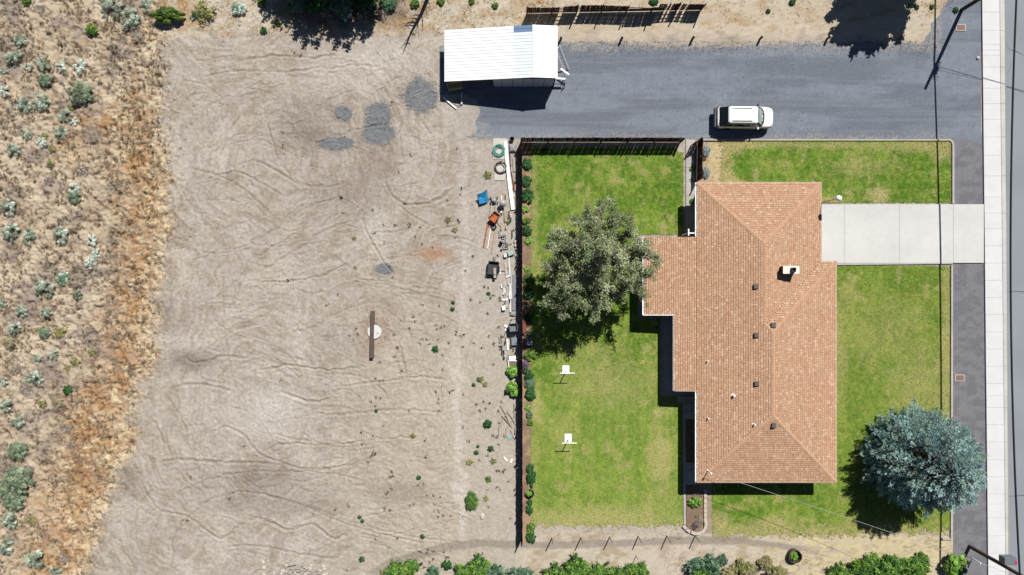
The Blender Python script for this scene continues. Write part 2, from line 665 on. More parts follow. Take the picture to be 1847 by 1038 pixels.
    pth = np.interp(px, [640, 700, 760, 800, 860, 935, 1000, 1240, 1330, 1430, 1600], [1060, 1020, 1000, 988, 980, 982, 985, 975, 976, 988, 1000])
    w = np.interp(px, [640, 800, 1000, 1300, 1500, 1600], [12, 8, 6, 7, 4, 1])
    path = (1 - ss(0.7, 1.3, np.abs(py - pth + (n_mid - 0.5) * 6) / w)) * ss(640, 690, px) * (1 - ss(1430, 1500, px))
    col = mixc(col, ca(168, 156, 144), path * 0.8)
    # bare beds
    bed = ss(938, 941, px) * (1 - ss(957, 960, px)) * ss(250, 256, py) * (1 - ss(975, 985, py))
    col = mixc(col, mixc(one * ca(156, 131, 110), ca(188, 160, 128), ss(0.45, 0.6, n_mid)), bed)
    hb = ss(1236, 1238, px) * (1 - ss(1510, 1512, px)) * ss(258, 262, py) * (1 - ss(960, 966, py))
    col = mixc(col, ca(176, 155, 132), hb * 0.8)
    drygrass = spot(px, py, 1296, 290, 26, 50, 0.4, 0.5)
    col = mixc(col, mixc(one * ca(226, 208, 168), ca(203, 180, 130), ss(0.45, 0.6, n_fin)), drygrass)
    # dust of the gravel drive beyond its edge
    du = ss(785, 860, px) * ss(62, 84, py + (n_mid - .5) * 20) * (1 - ss(250, 262, py)) * (px < 1771)
    col = mixc(col, ca(150, 145, 141), du * 0.35)
    ver = ss(1690, 1730, px) * (py < 90)
    col = mixc(col, ca(140, 135, 131), ver * 0.6)
    col = col * (0.80 + 0.40 * n_fin)[:, None]
    return col


def make_ground():
    far = [-2500, -900, -350, -150, -80, -56]
    xs = np.concatenate([far, np.arange(-46.5, 1.6, 0.078), np.arange(1.7, 47, 0.3), [-v for v in far[::-1]]])
    ys = np.concatenate([far, np.arange(-26, 26.01, 0.078), [-v for v in far[::-1]]])
    X, Y = np.meshgrid(xs, ys)
    z, tint, hill, streak = relief(X, Y, True)
    px, py = W2P(X.ravel(), Y.ravel())
    col = ground_colour(px, py, tint.ravel(), hill.ravel(), streak.ravel())
    V = np.stack([X.ravel(), Y.ravel(), z.ravel()], 1)
    nx, ny = len(xs), len(ys)
    idx = np.arange(nx * ny).reshape(ny, nx)
    F = np.stack([idx[:-1, :-1].ravel(), idx[:-1, 1:].ravel(), idx[1:, 1:].ravel(), idx[1:, :-1].ravel()], 1)
    m = mat('bare_soil', attr=True, rough=0.95, var=0.16, scale=9, bump=0.6, bscale=14, dist=0.03, spec=0.1)
    o = link('ground', fast_mesh('ground', V, F, m, col, smooth=True))
    tag(o, kind='structure')


def sheet(name, x0, x1, y0, y1, res, maskf, colf, m, z, kind='structure', follow=True):
    xs = np.arange(x0, x1 + res * 0.5, res)
    ys = np.arange(y0, y1 + res * 0.5, res)
    PX, PY = np.meshgrid(xs, ys)
    mk = maskf(PX.ravel(), PY.ravel()).reshape(PX.shape)
    X = (PX - CX) * S
    Y = (CY - PY) * S
    nx, ny = len(xs), len(ys)
    idx = np.arange(nx * ny).reshape(ny, nx)
    keep = (mk[:-1, :-1] + mk[:-1, 1:] + mk[1:, 1:] + mk[1:, :-1]) / 4 > 0.5
    F = np.stack([idx[1:, :-1][keep], idx[1:, 1:][keep], idx[:-1, 1:][keep], idx[:-1, :-1][keep]], 1)
    used, inv = np.unique(F, return_inverse=True)
    F = inv.reshape(F.shape)
    X = X.ravel()[used]
    Y = Y.ravel()[used]
    px, py = PX.ravel()[used], PY.ravel()[used]
    Z = (relief(X, Y) if follow else 0 * X) + z
    o = link(name, fast_mesh(name, np.stack([X, Y, Z], 1), F, m, colf(px, py), smooth=True))
    return tag(o, kind=kind)


def gravel_col(px, py):
    n = fbm(px / 120, py / 26, 4, 61)
    f = fbm(px / 2.2, py / 2.2, 2, 62)
    s = fbm(px / 14, py / 9, 4, 63)
    tr = fbm(px / 160, py / 5.0, 3, 64)
    one = np.ones((len(px), 1))
    col = mixc(one * ca(128, 135, 147), ca(146, 154, 166), ss(0.35, 0.65, n))
    col = mixc(col, ca(120, 126, 137), ss(0.5, 0.75, s) * 0.35)
    col = mixc(col, ca(152, 159, 170), ss(0.52, 0.66, tr) * 0.35)
    # dusty margins
    dust = (1 - ss(82, 100, py + (s - .5) * 24)) * (px < 1700) + ss(236, 252, py + (s - .5) * 18) * (py < 260) * (px < 1716)
    dust = np.clip(dust + (1 - ss(845, 885, px + (s - .5) * 50)) * (py > 165), 0, 1)
    col = mixc(col, ca(178, 172, 166), dust * ss(0.35, 0.6, f) * 0.75)
    st = ss(1716, 1722, px) * ss(236, 262, py + (s - .5) * 30)
    col = mixc(col, mixc(one * ca(130, 130, 136), ca(144, 143, 148), ss(0.4, 0.6, s)), st)
    return col * (0.86 + 0.28 * f)[:, None]


def lawn_polys(px, py):
    n = fbm(px / 6, py / 6, 3, 71) - 0.5
    w = fbm(px / 24, py / 24, 3, 72) - 0.5
    h = fbm(px / 2.5, py / 2.5, 2, 73) - 0.5
    back = (px > 957.5 + n * 4) & (px < 1233.5 + n * 1.5) & (py > 266) & (py < 948 + n * 10 + h * 26)
    back &= ~((px > 1222) & (py < 275)) & ~((px > 1190) & (py > 560) & (py < 716))
    back &= ~((px > 1150) & (py > 424) & (py < 575))
    north = (px > 1302 + w * 30 + n * 10 + h * 14) & (px < 1716.5) & (py > 254.5 + n * 1.5) & (py < 368.5 - (px > 1480) * 1.5)
    north &= ~((px > 1250) & (px < 1472) & (py > 338))
    front = (px > 1496) & (px < 1714) & (py > 479.5 + n * 2) & (py < 962 + n * 12 + w * 14 + h * 26)
    south = (px > 1285 + n * 5) & (px < 1560) & (py > 858) & (py < 966 + n * 10 + w * 10 + h * 26)
    return (back | north | front | south).astype(float)


def lawn_col(px, py):
    a = fbm(px / 38, py / 38, 4, 81)
    b = fbm(px / 12, py / 12, 4, 82)
    f = fbm(px / 2.4, py / 2.4, 3, 83)
    g = fbm(px / 5.0, py / 40.0, 3, 84)
    one = np.ones((len(px), 1))
    col = mixc(one * ca(112, 146, 50), ca(138, 166, 66), ss(0.35, 0.65, a))
    col = mixc(col, ca(98, 132, 46), ss(0.5, 0.7, b) * 0.5)
    col = mixc(col, ca(164, 174, 88), ss(0.5, 0.72, fbm(px / 30, py / 40, 5, 85)) * 0.7)
    col = mixc(col, ca(100, 142, 52), ss(0.52, 0.62, g) * 0.35)
    dry = np.zeros_like(px)
    for cx, cy, rx, ry, k in ((1193, 828, 18, 45, .9), (1188, 748, 12, 9, .8), (1090, 690, 60, 35, .45), (966, 735, 12, 34, .8), (1170, 930, 12, 18, .8),
                              (1010, 770, 25, 20, .35), (1585, 353, 14, 13, .9), (1660, 264, 70, 9, .6), (1700, 272, 20, 16, .7), (1515, 620, 12, 70, .6),
                              (1600, 600, 60, 50, .3), (1660, 690, 50, 45, .5), (1390, 945, 30, 10, .7), (1300, 945, 16, 16, .7), (1080, 935, 110, 18, .75),
                              (1470, 262, 180, 5, .5), (1500, 362, 22, 6, .7), (1312, 335, 24, 8, .8), (1390, 258, 60, 5, .5), (1575, 950, 60, 8, .7),
                              (962, 850, 8, 90, .35), (1190, 905, 30, 30, .3), (1060, 640, 60, 20, .25), (1707, 640, 8, 130, .8), (1300, 955, 200, 8, .5),
                              (1560, 300, 50, 12, .35), (964, 400, 6, 100, .4), (1060, 950, 60, 12, .6)):
        dry = np.maximum(dry, np.clip(spot(px, py, cx, cy, rx * 1.15, ry * 1.15, 0.7, 1.3) * k * 1.2, 0, 1))
    hn = fbm(px / 4, py / 4, 3, 86) - 0.5
    dry = np.maximum(dry, ss(918, 948, py + 40 * hn + 10 * np.cos((px - 1080) / 45.0)) * (px < 1240) * 0.95)
    dry = np.maximum(dry, ss(940, 966, py + 40 * hn) * (px > 1240) * 0.9)
    dry = np.maximum(dry, (1 - ss(1306, 1330, px + 50 * hn + 26 * ((py - 296) / 30.0) ** 2 * -1)) * (py < 345) * (px > 1290) * 0.95)
    dry = np.maximum(dry, spot(px, py, 1345, 261, 45, 7, .5, .9) * 0.9)
    dry = np.maximum(dry, ss(0.6, 0.74, fbm(px / 17, py / 21, 5, 89)) * 0.6)
    lush = np.zeros_like(px)
    for cx, cy, rx, ry, k in ((1335, 296, 26, 22, .8), (1110, 800, 55, 60, .6), (1020, 300, 60, 50, .35), (1690, 300, 22, 40, .6), (1215, 330, 16, 60, .6),
                              (1640, 520, 50, 30, .5), (1570, 740, 50, 60, .4), (1410, 880, 120, 20, .4), (1380, 320, 60, 14, .5), (1560, 340, 90, 20, .4),
                              (1700, 560, 14, 60, .5), (1530, 490, 26, 12, .6), (990, 900, 40, 40, .3), (1130, 720, 30, 20, .4)):
        lush = np.maximum(lush, spot(px, py, cx, cy, rx, ry, 0.6, 0.9) * k)
    col = mixc(col, ca(92, 138, 42), lush * 0.75)
    col = mixc(col, ca(176, 178, 96), ss(0.54, 0.7, fbm(px / 4.5, py / 4.5, 3, 87)) * 0.5)
    col = mixc(col, ca(84, 116, 44), ss(0.55, 0.7, fbm(px / 7, py / 7, 4, 88)) * 0.45)
    stripe = 0.5 + 0.5 * np.sin((px + 5 * (a - .5)) / 15.0 * 2 * np.pi)
    col = mixc(col, ca(158, 180, 88), ss(0.4, 0.9, stripe) * 0.28 * ss(1040, 1080, px) * (px < 1236) * ss(640, 720, py))
    strip2 = 0.5 + 0.5 * np.sin((py + 4 * (a - .5)) / 17.0 * 2 * np.pi)
    col = mixc(col, ca(150, 174, 80), ss(0.4, 0.9, strip2) * 0.2 * (px > 1300) * (py < 372))
    col = mixc(col, mixc(one * ca(206, 194, 146), ca(184, 172, 112), ss(.4, .6, f)), dry * ss(0.25, 0.55, f + 0.1))
    low_ = ss(600, 760, py + 60 * (a - .5)) * (px < 1240)
    col = mixc(col, ca(160, 176, 86), low_ * 0.3)
    col = mixc(col, ca(158, 168, 82), (px > 1490) * (py > 470) * 0.25)
    return col * (0.84 + 0.40 * f)[:, None] * 1.08


make_ground()
m_gravel = mat('asphalt_millings', attr=True, rough=0.9, var=0.34, scale=24, bump=0.7, bscale=16, dist=0.03, spec=0.15)
sheet('gravel_driveway', 786, 1786, -60, 1120, 2.0, drive_mask, gravel_col, m_gravel, 0.014)
sheet('gravel_patch', 560, 810, 125, 510, 1.1, patch_mask,
      lambda px, py: mixc(np.ones((len(px), 1)) * ca(178, 170, 160), ca(140, 143, 147), ss(0.4, 1.05, patch_mask(px, py))) * (0.82 + 0.36 * fbm(px / 3, py / 3, 3, 66))[:, None], m_gravel, 0.012)
m_lawn = mat('lawn_turf', attr=True, rough=0.9, var=0.25, scale=14, bump=0.8, bscale=18, dist=0.05, spec=0.1)
sheet('lawn', 950, 1720, 250, 985, 1.8, lawn_polys, lawn_col, m_lawn, -0.012, follow=False)


def blades(name, px, py, z, col, n_blade, lh, wd, lean, m, label, cat, seed=0, parent=None):
    """many short blades of grass: one mesh"""
    r = np.random.default_rng(seed)
    N = len(px)
    X = np.repeat((px - CX) * S, n_blade)
    Y = np.repeat((CY - py) * S, n_blade)
    Z = np.repeat(z, n_blade)
    M = N * n_blade
    X = X + r.normal(0, wd * 0.8, M)
    Y = Y + r.normal(0, wd * 0.8, M)
    a = r.uniform(0, 2 * np.pi, M)
    ln = lh * r.uniform(0.5, 1.25, M)
    tl = lean * r.uniform(0.5, 1.2, M)
    dx, dy, dz = np.cos(a) * np.sin(tl) * ln, np.sin(a) * np.sin(tl) * ln, np.cos(tl) * ln
    sx, sy = -np.sin(a) * wd / 2, np.cos(a) * wd / 2
    V = np.empty((M, 3, 3), np.float32)
    V[:, 0] = np.stack([X - sx, Y - sy, Z], 1)
    V[:, 1] = np.stack([X + sx, Y + sy, Z], 1)
    V[:, 2] = np.stack([X + dx, Y + dy, Z + dz], 1)
    F = np.arange(M * 3).reshape(M, 3)
    cc = np.repeat(np.repeat(col, n_blade, 0) * r.uniform(0.75, 1.3, M)[:, None], 3, 0)
    o = link(name, fast_mesh(name, V.reshape(-1, 3), F, m, cc), parent)
    return tag(o, label, cat, kind='stuff')


m_blade = mat('grass_blade', attr=True, rough=0.8, var=0.1, scale=5, trans=0.35, spec=0.15)


def scatter(n, x0, x1, y0, y1, f, seed):
    r = np.random.default_rng(seed)
    x = r.uniform(x0, x1, n)
    y = r.uniform(y0, y1, n)
    k = f(x, y) > r.uniform(0, 1, n)
    return x[k], y[k]


lx, ly = scatter(260000, 955, 1720, 250, 985, lawn_polys, 1)
blades('lawn_grass', lx, ly, np.full(len(lx), -0.012), lawn_col(lx, ly) * 1.55, 2, 0.075, 0.055, 1.2, m_blade,
       'short mown green grass of the lawns round the house', 'grass', 2)


def dry_density(px, py):
    e = hill_edge(px, py)
    n = fbm(px / 11, py / 11, 3, 91)
    d = np.where(px < e, 0.10 + 0.7 * np.exp(-(((px - (e - 45)) / 48.0) ** 2)), 0)
    d = np.maximum(d, np.exp(-(((px - (e - 4)) / 26.0) ** 2)) * 0.8)
    d = np.maximum(d, np.exp(-np.clip(px - e, 0, 400) / 22.0) * (px > e) * ss(0.5, 0.62, fbm(px / 14, py / 14, 3, 92)))
    nv = (1 - ss(45, 72, py)) * (px > 262) * (px < 1000) * 0.8
    ne = (1 - ss(20, 60, py)) * (px >= 1000) * (px < 1720) * 0.35
    d = np.maximum(np.maximum(d, nv), ne)
    sv = ss(985, 1010, py) * (px > 1200) * (px < 1500) * 0.6
    s2 = ss(955, 960, py) * (1 - ss(968, 975, py)) * (px > 965) * (px < 1230) * .4
    d = np.maximum(np.maximum(d, sv), s2)
    d = np.maximum(d, spot(px, py, 1296, 290, 22, 40, 0.4, 0.5) * 0.5)
    d = np.maximum(d, spot(px, py, 676, 590, 30, 45, 0.6, 1.0) * 0.15)
    return d * ss(0.35, 0.6, n)


dx_, dy_ = scatter(150000, -20, 1720, -25, 1050, dry_density, 5)
gxx, gyy = (dx_ - CX) * S, (CY - dy_) * S
gzz, gt, gh, gs = relief(gxx, gyy, True)
gcol = ground_colour(dx_, dy_, gt, gh, gs) * 1.35
blades('dry_grass', dx_, dy_, gzz, gcol, 3, 0.17, 0.05, 0.95, m_blade, 'tawny dry grass covering the hillside and rough verges', 'dry grass', 6)


hx_, hy_ = scatter(30000, -20, 330, -25, 1050, lambda px, py: (px < hill_edge(px, py) - 4) * ss(0.4, 0.62, fbm(px / 16, py / 16, 3, 97)) * 0.45, 25)
hz_, gt, gh, gs = relief((hx_ - CX) * S, (CY - hy_) * S, True)
pal = np.array([c(198, 180, 148, .7), c(182, 164, 132, .7), c(140, 134, 112, .65), c(168, 138, 106, .7), c(206, 192, 166, .7)])
hc_ = pal[rng.integers(0, 5, len(hx_))] * 0.6 + ground_colour(hx_, hy_, gt, gh, gs) * 0.55
blades('bunch_grass', hx_, hy_, hz_, hc_, 14, 0.2, 0.045, 0.85, m_blade, 'small clumps of bunch grass dotting the tawny hillside', 'bunch grass', 26)


def weed_density(px, py):
    d = ss(560, 760, px) * (1 - ss(925, 935, px)) * ss(250, 480, py) * 0.9 + 0.04 * (px > 320) * (px < 930) * (py > 70)
    return d * ss(0.45, 0.62, fbm(px / 30, py / 30, 3, 95))


wx_, wy_ = scatter(2000, 300, 935, 70, 1030, weed_density, 8)
wz = relief((wx_ - CX) * S, (CY - wy_) * S)
wc = np.where(rng.random(len(wx_))[:, None] < 0.6, ca(74, 92, 48), ca(128, 120, 70))
blades('low_weeds', wx_, wy_, wz, wc, 9, 0.16, 0.07, 1.0, m_blade, 'tiny scattered weeds on the bare dirt lot', 'weeds', 9)


def pebbles():
    r = np.random.default_rng(14)
    n = 5200
    px = np.concatenate([r.uniform(300, 935, n // 2), r.uniform(1000, 1716, n // 2)])
    py = np.concatenate([r.uniform(70, 1030, n // 2), np.abs(r.normal(0, 16, n // 2)) + 74])
    k = r.random(n) < 0.7
    px, py = px[k], py[k]
    n = len(px)
    X, Y = (px - CX) * S, (CY - py) * S
    Z = relief(X, Y) + 0.02
    s = r.uniform(0.015, 0.05, n)
    base = np.array([(1, 0, 0), (0, 1, 0), (-1, 0, 0), (0, -1, 0), (0, 0, 0.8), (0, 0, -0.8)])
    V = np.stack([X, Y, Z], 1)[:, None, :] + base[None] * s[:, None, None] * r.uniform(0.6, 1.3, (n, 6, 1))
    f = np.array([(0, 1, 4), (1, 2, 4), (2, 3, 4), (3, 0, 4), (1, 0, 5), (2, 1, 5), (3, 2, 5), (0, 3, 5)])
    F = (np.arange(n)[:, None, None] * 6 + f[None]).reshape(-1, 3)
    cc = np.repeat(np.where(r.random(n)[:, None] < 0.55, ca(215, 205, 192), ca(120, 108, 96)), 6, 0)
    o = link('pebbles', fast_mesh('pebbles', V.reshape(-1, 3), F, mat('pebble', attr=True, rough=0.9), cc))
    tag(o, 'small pale stones strewn over the dirt and gravel', 'pebbles', kind='stuff')


pebbles()


def spilled_gravel():
    r = np.random.default_rng(44)
    xs, ys = [], []
    for cx, cy, rx, ry in PATCH:
        n = int(260 * rx * ry / 500) + 90
        a = r.uniform(0, 6.283, n)
        q = np.abs(r.normal(0.9, 0.28, n))
        xs.append(cx + rx * q * np.cos(a))
        ys.append(cy + ry * q * np.sin(a))
    n = 900
    xs.append(r.uniform(1010, 1716, n))
    ys.append(r.uniform(84, 249, n))
    px, py = np.concatenate(xs), np.concatenate(ys)
    n = len(px)
    X, Y = (px - CX) * S, (CY - py) * S
    Z = relief(X, Y) + 0.03
    s_ = r.uniform(0.012, 0.04, n)
    base = np.array([(1, 0, 0), (0, 1, 0), (-1, 0, 0), (0, -1, 0), (0, 0, 0.8), (0, 0, -0.8)])
    V = np.stack([X, Y, Z], 1)[:, None, :] + base[None] * s_[:, None, None] * r.uniform(0.6, 1.3, (n, 6, 1))
    f = np.array([(0, 1, 4), (1, 2, 4), (2, 3, 4), (3, 0, 4), (1, 0, 5), (2, 1, 5), (3, 2, 5), (0, 3, 5)])
    F = (np.arange(n)[:, None, None] * 6 + f[None]).reshape(-1, 3)
    pal_ = np.array([c(120, 124, 132), c(150, 154, 160), c(98, 100, 106), c(190, 188, 184)])
    cc = np.repeat(pal_[r.integers(0, 4, n)], 6, 0)
    o = link('spilled_gravel', fast_mesh('spilled_gravel', V.reshape(-1, 3), F, mat('pebble', attr=True, rough=0.9), cc))
    tag(o, 'loose grey stones on the drive and round the gravel patches', 'gravel', kind='stuff')


spilled_gravel()

# ------------------------------------------------------------------ street, walk, concrete
m_conc = mat('concrete', c(238, 237, 232), rough=0.85, var=0.05, scale=3, bump=0.15, bscale=60, dist=0.005, var2=0.06, scale2=0.35)
m_conc_w = mat('walk_concrete', c(248, 248, 247), rough=0.85, var=0.04, scale=3, bump=0.15, bscale=60, dist=0.005, var2=0.04)
m_conc_d = mat('old_concrete', c(205, 200, 192), rough=0.9, var=0.12, scale=4, bump=0.3, bscale=40, dist=0.01, var2=0.1)
m_joint = mat('joint_sand', c(178, 174, 166), rough=0.95)
m_road = mat('road_asphalt', c(163, 169, 177), rough=0.9, var=0.07, scale=22, bump=0.3, bscale=60, dist=0.008, var2=0.07, scale2=0.25)
m_tar = mat('crack_sealer', c(104, 106, 110), rough=0.7)


def xl(py):      # west edge of the walk
    return 1770.3 + 0.0105 * py


def gp(px, py):
    q = P(px, py)
    return (q.x, q.y)


def strip(name, xa, xb, y0, y1, z0, z1, m, parent=None):
    b = MB()
    b.prism([gp(xa(y0), y0), gp(xb(y0), y0), gp(xb(y1), y1), gp(xa(y1), y1)], z0, z1)
    return b.build(name, m, parent)


road = strip('road', lambda y: 1813 + 0.0065 * y, lambda y: 2050 + 0.0065 * y, -1500, 2500, -0.2, -0.03, m_road)
tag(road, kind='structure')
for pts in ([(1814, 78), (1822, 90), (1836, 94), (1847, 100), (1870, 98), (1900, 108)], [(1815, 527), (1830, 526), (1850, 527), (1900, 524), (1960, 529)],
            [(1815, 896), (1832, 895), (1850, 894), (1900, 897)], [(1821, 108), (1825, 118), (1818, 132)]):
    b = MB()
    n = len(pts)
    up, lo = [], []
    for i, (x, y) in enumerate(pts):
        w = 0.35 + 0.3 * ((i * 7) % 3)
        up.append((*gp(x, y - w), -0.026))
        lo.append((*gp(x, y + w), -0.026))
    for i in range(n - 1):
        b.poly([lo[i], lo[i + 1], up[i + 1], up[i]])
    tag(b.build('road_crack', m_tar), kind='structure')

walk = strip('sidewalk', lambda y: xl(y) + 0.4, lambda y: xl(y) + 31, -900, 1900, -0.2, 0.06, m_joint)
tag(walk, kind='structure')
joints = [-62, -29, -8, 23, 56, 81.5, 91.5, 101, 122, 160, 188, 216, 248, 281, 318, 356, 385, 413, 444, 475, 506, 537, 568, 599, 630, 661, 692, 714, 735, 766,
          797, 829, 860, 891, 909, 934, 966, 998, 1030, 1061, 1092]
for i in range(len(joints) - 1):
    y0, y1 = joints[i] + 0.16, joints[i + 1] - 0.16
    z = 0.09 + random.uniform(-0.004, 0.004)
    o = strip('sidewalk_slab', lambda y: xl(y) + 0.2, lambda y: xl(y) + 31.2, y0, y1, 0.0, z, m_conc_w, walk)
kerb = strip('kerb', lambda y: xl(y) + 31.6, lambda y: xl(y) + 39.5, -900, 1900, -0.2, 0.07, m_joint)
tag(kerb, kind='structure')
kj = [-70, -8, 56, 122, 188, 248, 318, 385, 475, 568, 661, 735, 797, 860, 934, 998, 1061, 1100]
for i in range(len(kj) - 1):
    o = strip('kerb_stone', lambda y: xl(y) + 31.8, lambda y: xl(y) + 40.4 - 0.004 * y, kj[i] + 0.25, kj[i + 1] - 0.25, -0.15, 0.096 + random.uniform(-.003, .003),
              mat('kerb_concrete', c(226, 224, 219), rough=0.9, var=0.1, scale=4, var2=0.08), kerb)
# concrete driveway
drv = MB().prism([gp(1470, 369.5), gp(1772.8, 368.8), gp(1774, 473.5), gp(1470, 475.5)], -0.2, 0.058).build('driveway', m_joint)
tag(drv, kind='structure')
dj = [1462, 1522, 1621.5, 1718.6, 1773.6]
for i in range(4):
    for ya, yb in ((369, 474.6),):
        y0, y1 = ya, yb
        MB().prism([gp(dj[i] + 0.2, y0), gp(dj[i + 1] - 0.2, y0), gp(dj[i + 1] - 0.2, y1), gp(dj[i] + 0.2, y1)], 0.0,
                   0.075 + random.uniform(-.003, .003)).build('driveway_slab', m_conc, drv)
MB().prism([gp(1500, 474.9), gp(1718, 473.6), gp(1718, 476.4), gp(1500, 478.8)], -0.05, 0.07).build('driveway_edge', m_conc_d, drv)
# concrete edging of the lawns
edg = MB()
edg.prism([gp(1268, 251.5), gp(1712, 252), gp(1716, 253), gp(1719, 256.5), gp(1720.4, 262), gp(1720.4, 368), gp(1716.8, 368), gp(1716.8, 262),
           gp(1715.4, 257.5), gp(1712, 254.4), gp(1268, 254.2)], -0.1, 0.09)
e1 = tag(edg.build('lawn_edging', m_conc_d), kind='structure')
e2 = tag(MB().prism([gp(1714.6, 479), gp(1717.8, 479), gp(1717.2, 974), gp(1713.8, 974)], -0.1, 0.1).build('lawn_edging', m_conc_d), kind='structure')
e3 = tag(MB().prism([gp(1697, 971), gp(1713.5, 971), gp(1713.5, 973.8), gp(1697, 973.8)], -0.1, 0.1).build('lawn_edging', m_conc_d), kind='structure')

# yard paths and patio beside the house
path = tag(MB().prism([gp(1237, 252), gp(1254, 252), gp(1254, 430), gp(1237, 430)], -0.15, 0.02).build('garden_path', m_joint), kind='structure')
for i in range(7):
    y0 = 253 + i * 25
    MB().prism([gp(1237.4, y0), gp(1253.6, y0), gp(1253.6, y0 + 24.4), gp(1237.4, y0 + 24.4)], 0, 0.04 + 0.004 * (i % 3)).build('path_slab', m_conc_d, path)
pat = tag(MB().prism([gp(1196, 563), gp(1262, 563), gp(1262, 712), gp(1222, 712), gp(1196, 700)], -0.15, 0.03).build('patio', m_conc_d), kind='structure')
wp = tag(MB().prism([gp(1235.5, 712), gp(1262, 712), gp(1262, 885), gp(1235.5, 885)], -0.15, 0.0).build('side_bed', mat('bed_soil', c(150, 126, 104), rough=0.95, var=0.3, scale=8, bump=.6)), kind='structure')
for i, (x0, y0, x1, y1) in enumerate(((1222, 714, 1240, 727), (1240.5, 714, 1257, 727), (1236, 728, 1257, 741), (1236, 742, 1257, 756), (1236, 835, 1257, 846), (1236, 847, 1257, 874))):
    MB().prism([gp(x0, y0), gp(x1, y0), gp(x1, y1), gp(x0, y1)], 0, 0.06 + 0.01 * (i % 2)).build('path_slab', m_conc_d, wp)
tag(MB().prism([gp(1231.6, 716), gp(1235.4, 716), gp(1237, 945), gp(1232.6, 945)], -0.1, 0.09).build('lawn_edging', m_conc_d), kind='structure')

# ------------------------------------------------------------------ house
EH = 2.5
EP = 0.256


def hx(px, h=EH):
    return (px - CX) * S * (H - h) / H


def hy(py, h=EH):
    return (CY - py) * S * (H - h) / H


xw, xe1, xe2 = hx(1257), hx(1481), hx(1508)
yn1, yn2, ysouth = hy(330), hy(472), hy(870)
a_, b_ = (xe2 - xw) / 2, (xe1 - xw) / 2
xS_, xN_ = xw + a_, xw + b_
house = thing('house', 'single storey house with brown shingled hip roof beside the lawns', 'house', ((xw + xe2) / 2, (yn1 + ysouth) / 2, 0))
hox, hoy = house.location.x, house.location.y


def HL(x, y, z):
    return (x - hox, y - hoy, z)


m_wall = mat('house_siding', c(205, 192, 172), rough=0.85, var=0.06, scale=3)
m_white = mat('white_paint', (0.78, 0.78, 0.77), rough=0.5, var=0.03, scale=2)
m_whitem = mat('white_metal', (0.8, 0.81, 0.82), rough=0.4, var=0.03, scale=2)
m_glass = glass_mat('window_glass', (0.02, 0.025, 0.03))
m_dark = mat('black_metal', (0.012, 0.012, 0.014), rough=0.55, var=0.2)
m_grey = mat('grey_metal', (0.16, 0.165, 0.17), rough=0.5, var=0.15)
m_shingle = mat('roof_shingle', attr=True, rough=0.92, var=0.14, scale=30, bump=0.4, bscale=70, dist=0.006, spec=0.12)

ins = 0.55
wl = [(xw + ins, ysouth + ins), (xe2 - ins, ysouth + ins), (xe2 - ins, yn2 - ins * 0.2), (xe1 - ins, yn2 - ins * 0.2), (xe1 - ins, yn1 - ins),
      (xw + ins, yn1 - ins)]
b = MB()
b.prism([HL(*p, 0)[:2] for p in wl], -0.1, EH - 0.03)
b.build('wall', m_wall, house)
# wing under the low extension
XW2, XW1 = hx(1162, 2.2), hx(1217, 2.35)
yA, yB, yC = hy(428, 2.3), hy(568, 2.2), hy(705, 2.35)
b = MB()
b.prism([HL(*p, 0)[:2] for p in [(XW2 + 0.4, yB + 0.4), (XW1 + 0.4, yB + 0.4), (XW1 + 0.4, yC + 0.4), (xw + ins - 0.01, yC + 0.4), (xw + ins - 0.01, yA - 0.4), (XW2 + 0.4, yA - 0.4)]], -0.1, 1.98)
b.build('wing_wall', m_wall, house)


def wall_window(cx, cy, z0, w, h, axis, out, name='window'):
    fr = MB()
    gl = MB()
    if axis == 'y':     # window in a wall that runs along y, facing +-x
        for dz in (0, h):
            fr.box(cx + out * 0.04, cy, z0 + dz - 0.04, 0.1, w + 0.16, 0.08)
        for dy in (-w / 2 - 0.04, 0, w / 2 + 0.04):
            fr.box(cx + out * 0.035, cy + dy, z0 + 0.04, 0.09, 0.08, h - 0.08)
        gl.box(cx + out * 0.01, cy, z0, 0.04, w, h)
    else:
        for dz in (0, h):
            fr.box(cx, cy + out * 0.04, z0 + dz - 0.04, w + 0.16, 0.1, 0.08)
        for dxx in (-w / 2 - 0.04, 0, w / 2 + 0.04):
            fr.box(cx + dxx, cy + out * 0.035, z0 + 0.04, 0.08, 0.09, h - 0.08)
        gl.box(cx, cy + out * 0.01, z0, w, 0.04, h)
    f = fr.build(name, m_white, house)
    gl.build('pane', m_glass, f)


for cy_ in (-2.2, -5.4, -9.0):
    wall_window(xe2 - ins - hox, cy_, 0.9, 1.6, 1.2, 'y', 1)
for cy_ in (-6.5, -10.0):
    wall_window(xw + ins - hox, cy_, 1.0, 1.3, 1.0, 'y', -1)
for cx_ in (-3.0, 2.5):
    wall_window(cx_, ysouth + ins - hoy, 1.0, 1.4, 1.0, 'x', -1)
for cx_ in (-3.0, 1.0):
    wall_window(cx_, yn1 - ins - hoy, 1.0, 1.4, 1.0, 'x', 1)
gd = MB()
gy = (hy(374) + hy(468)) / 2 - hoy
gd.box(xe1 - ins - hox + 0.03, gy, 0.08, 0.06, 4.6, 2.1)
g = gd.build('garage_door', m_white, house)
for r_ in range(4):
    MB().box(xe1 - ins - hox + 0.075, gy, 0.12 + r_ * 0.52, 0.03, 4.5, 0.48).build('door_panel', m_white, g)
dd = MB().box(xe2 - ins - hox + 0.03, 1.6, 0.1, 0.06, 0.95, 2.05).build('door', mat('door_paint', (0.12, 0.05, 0.03), rough=0.5), house)
MB().box(xe2 - ins - hox + 0.09, 1.95, 1.05, 0.06, 0.05, 0.14).build('handle', m_grey, dd)


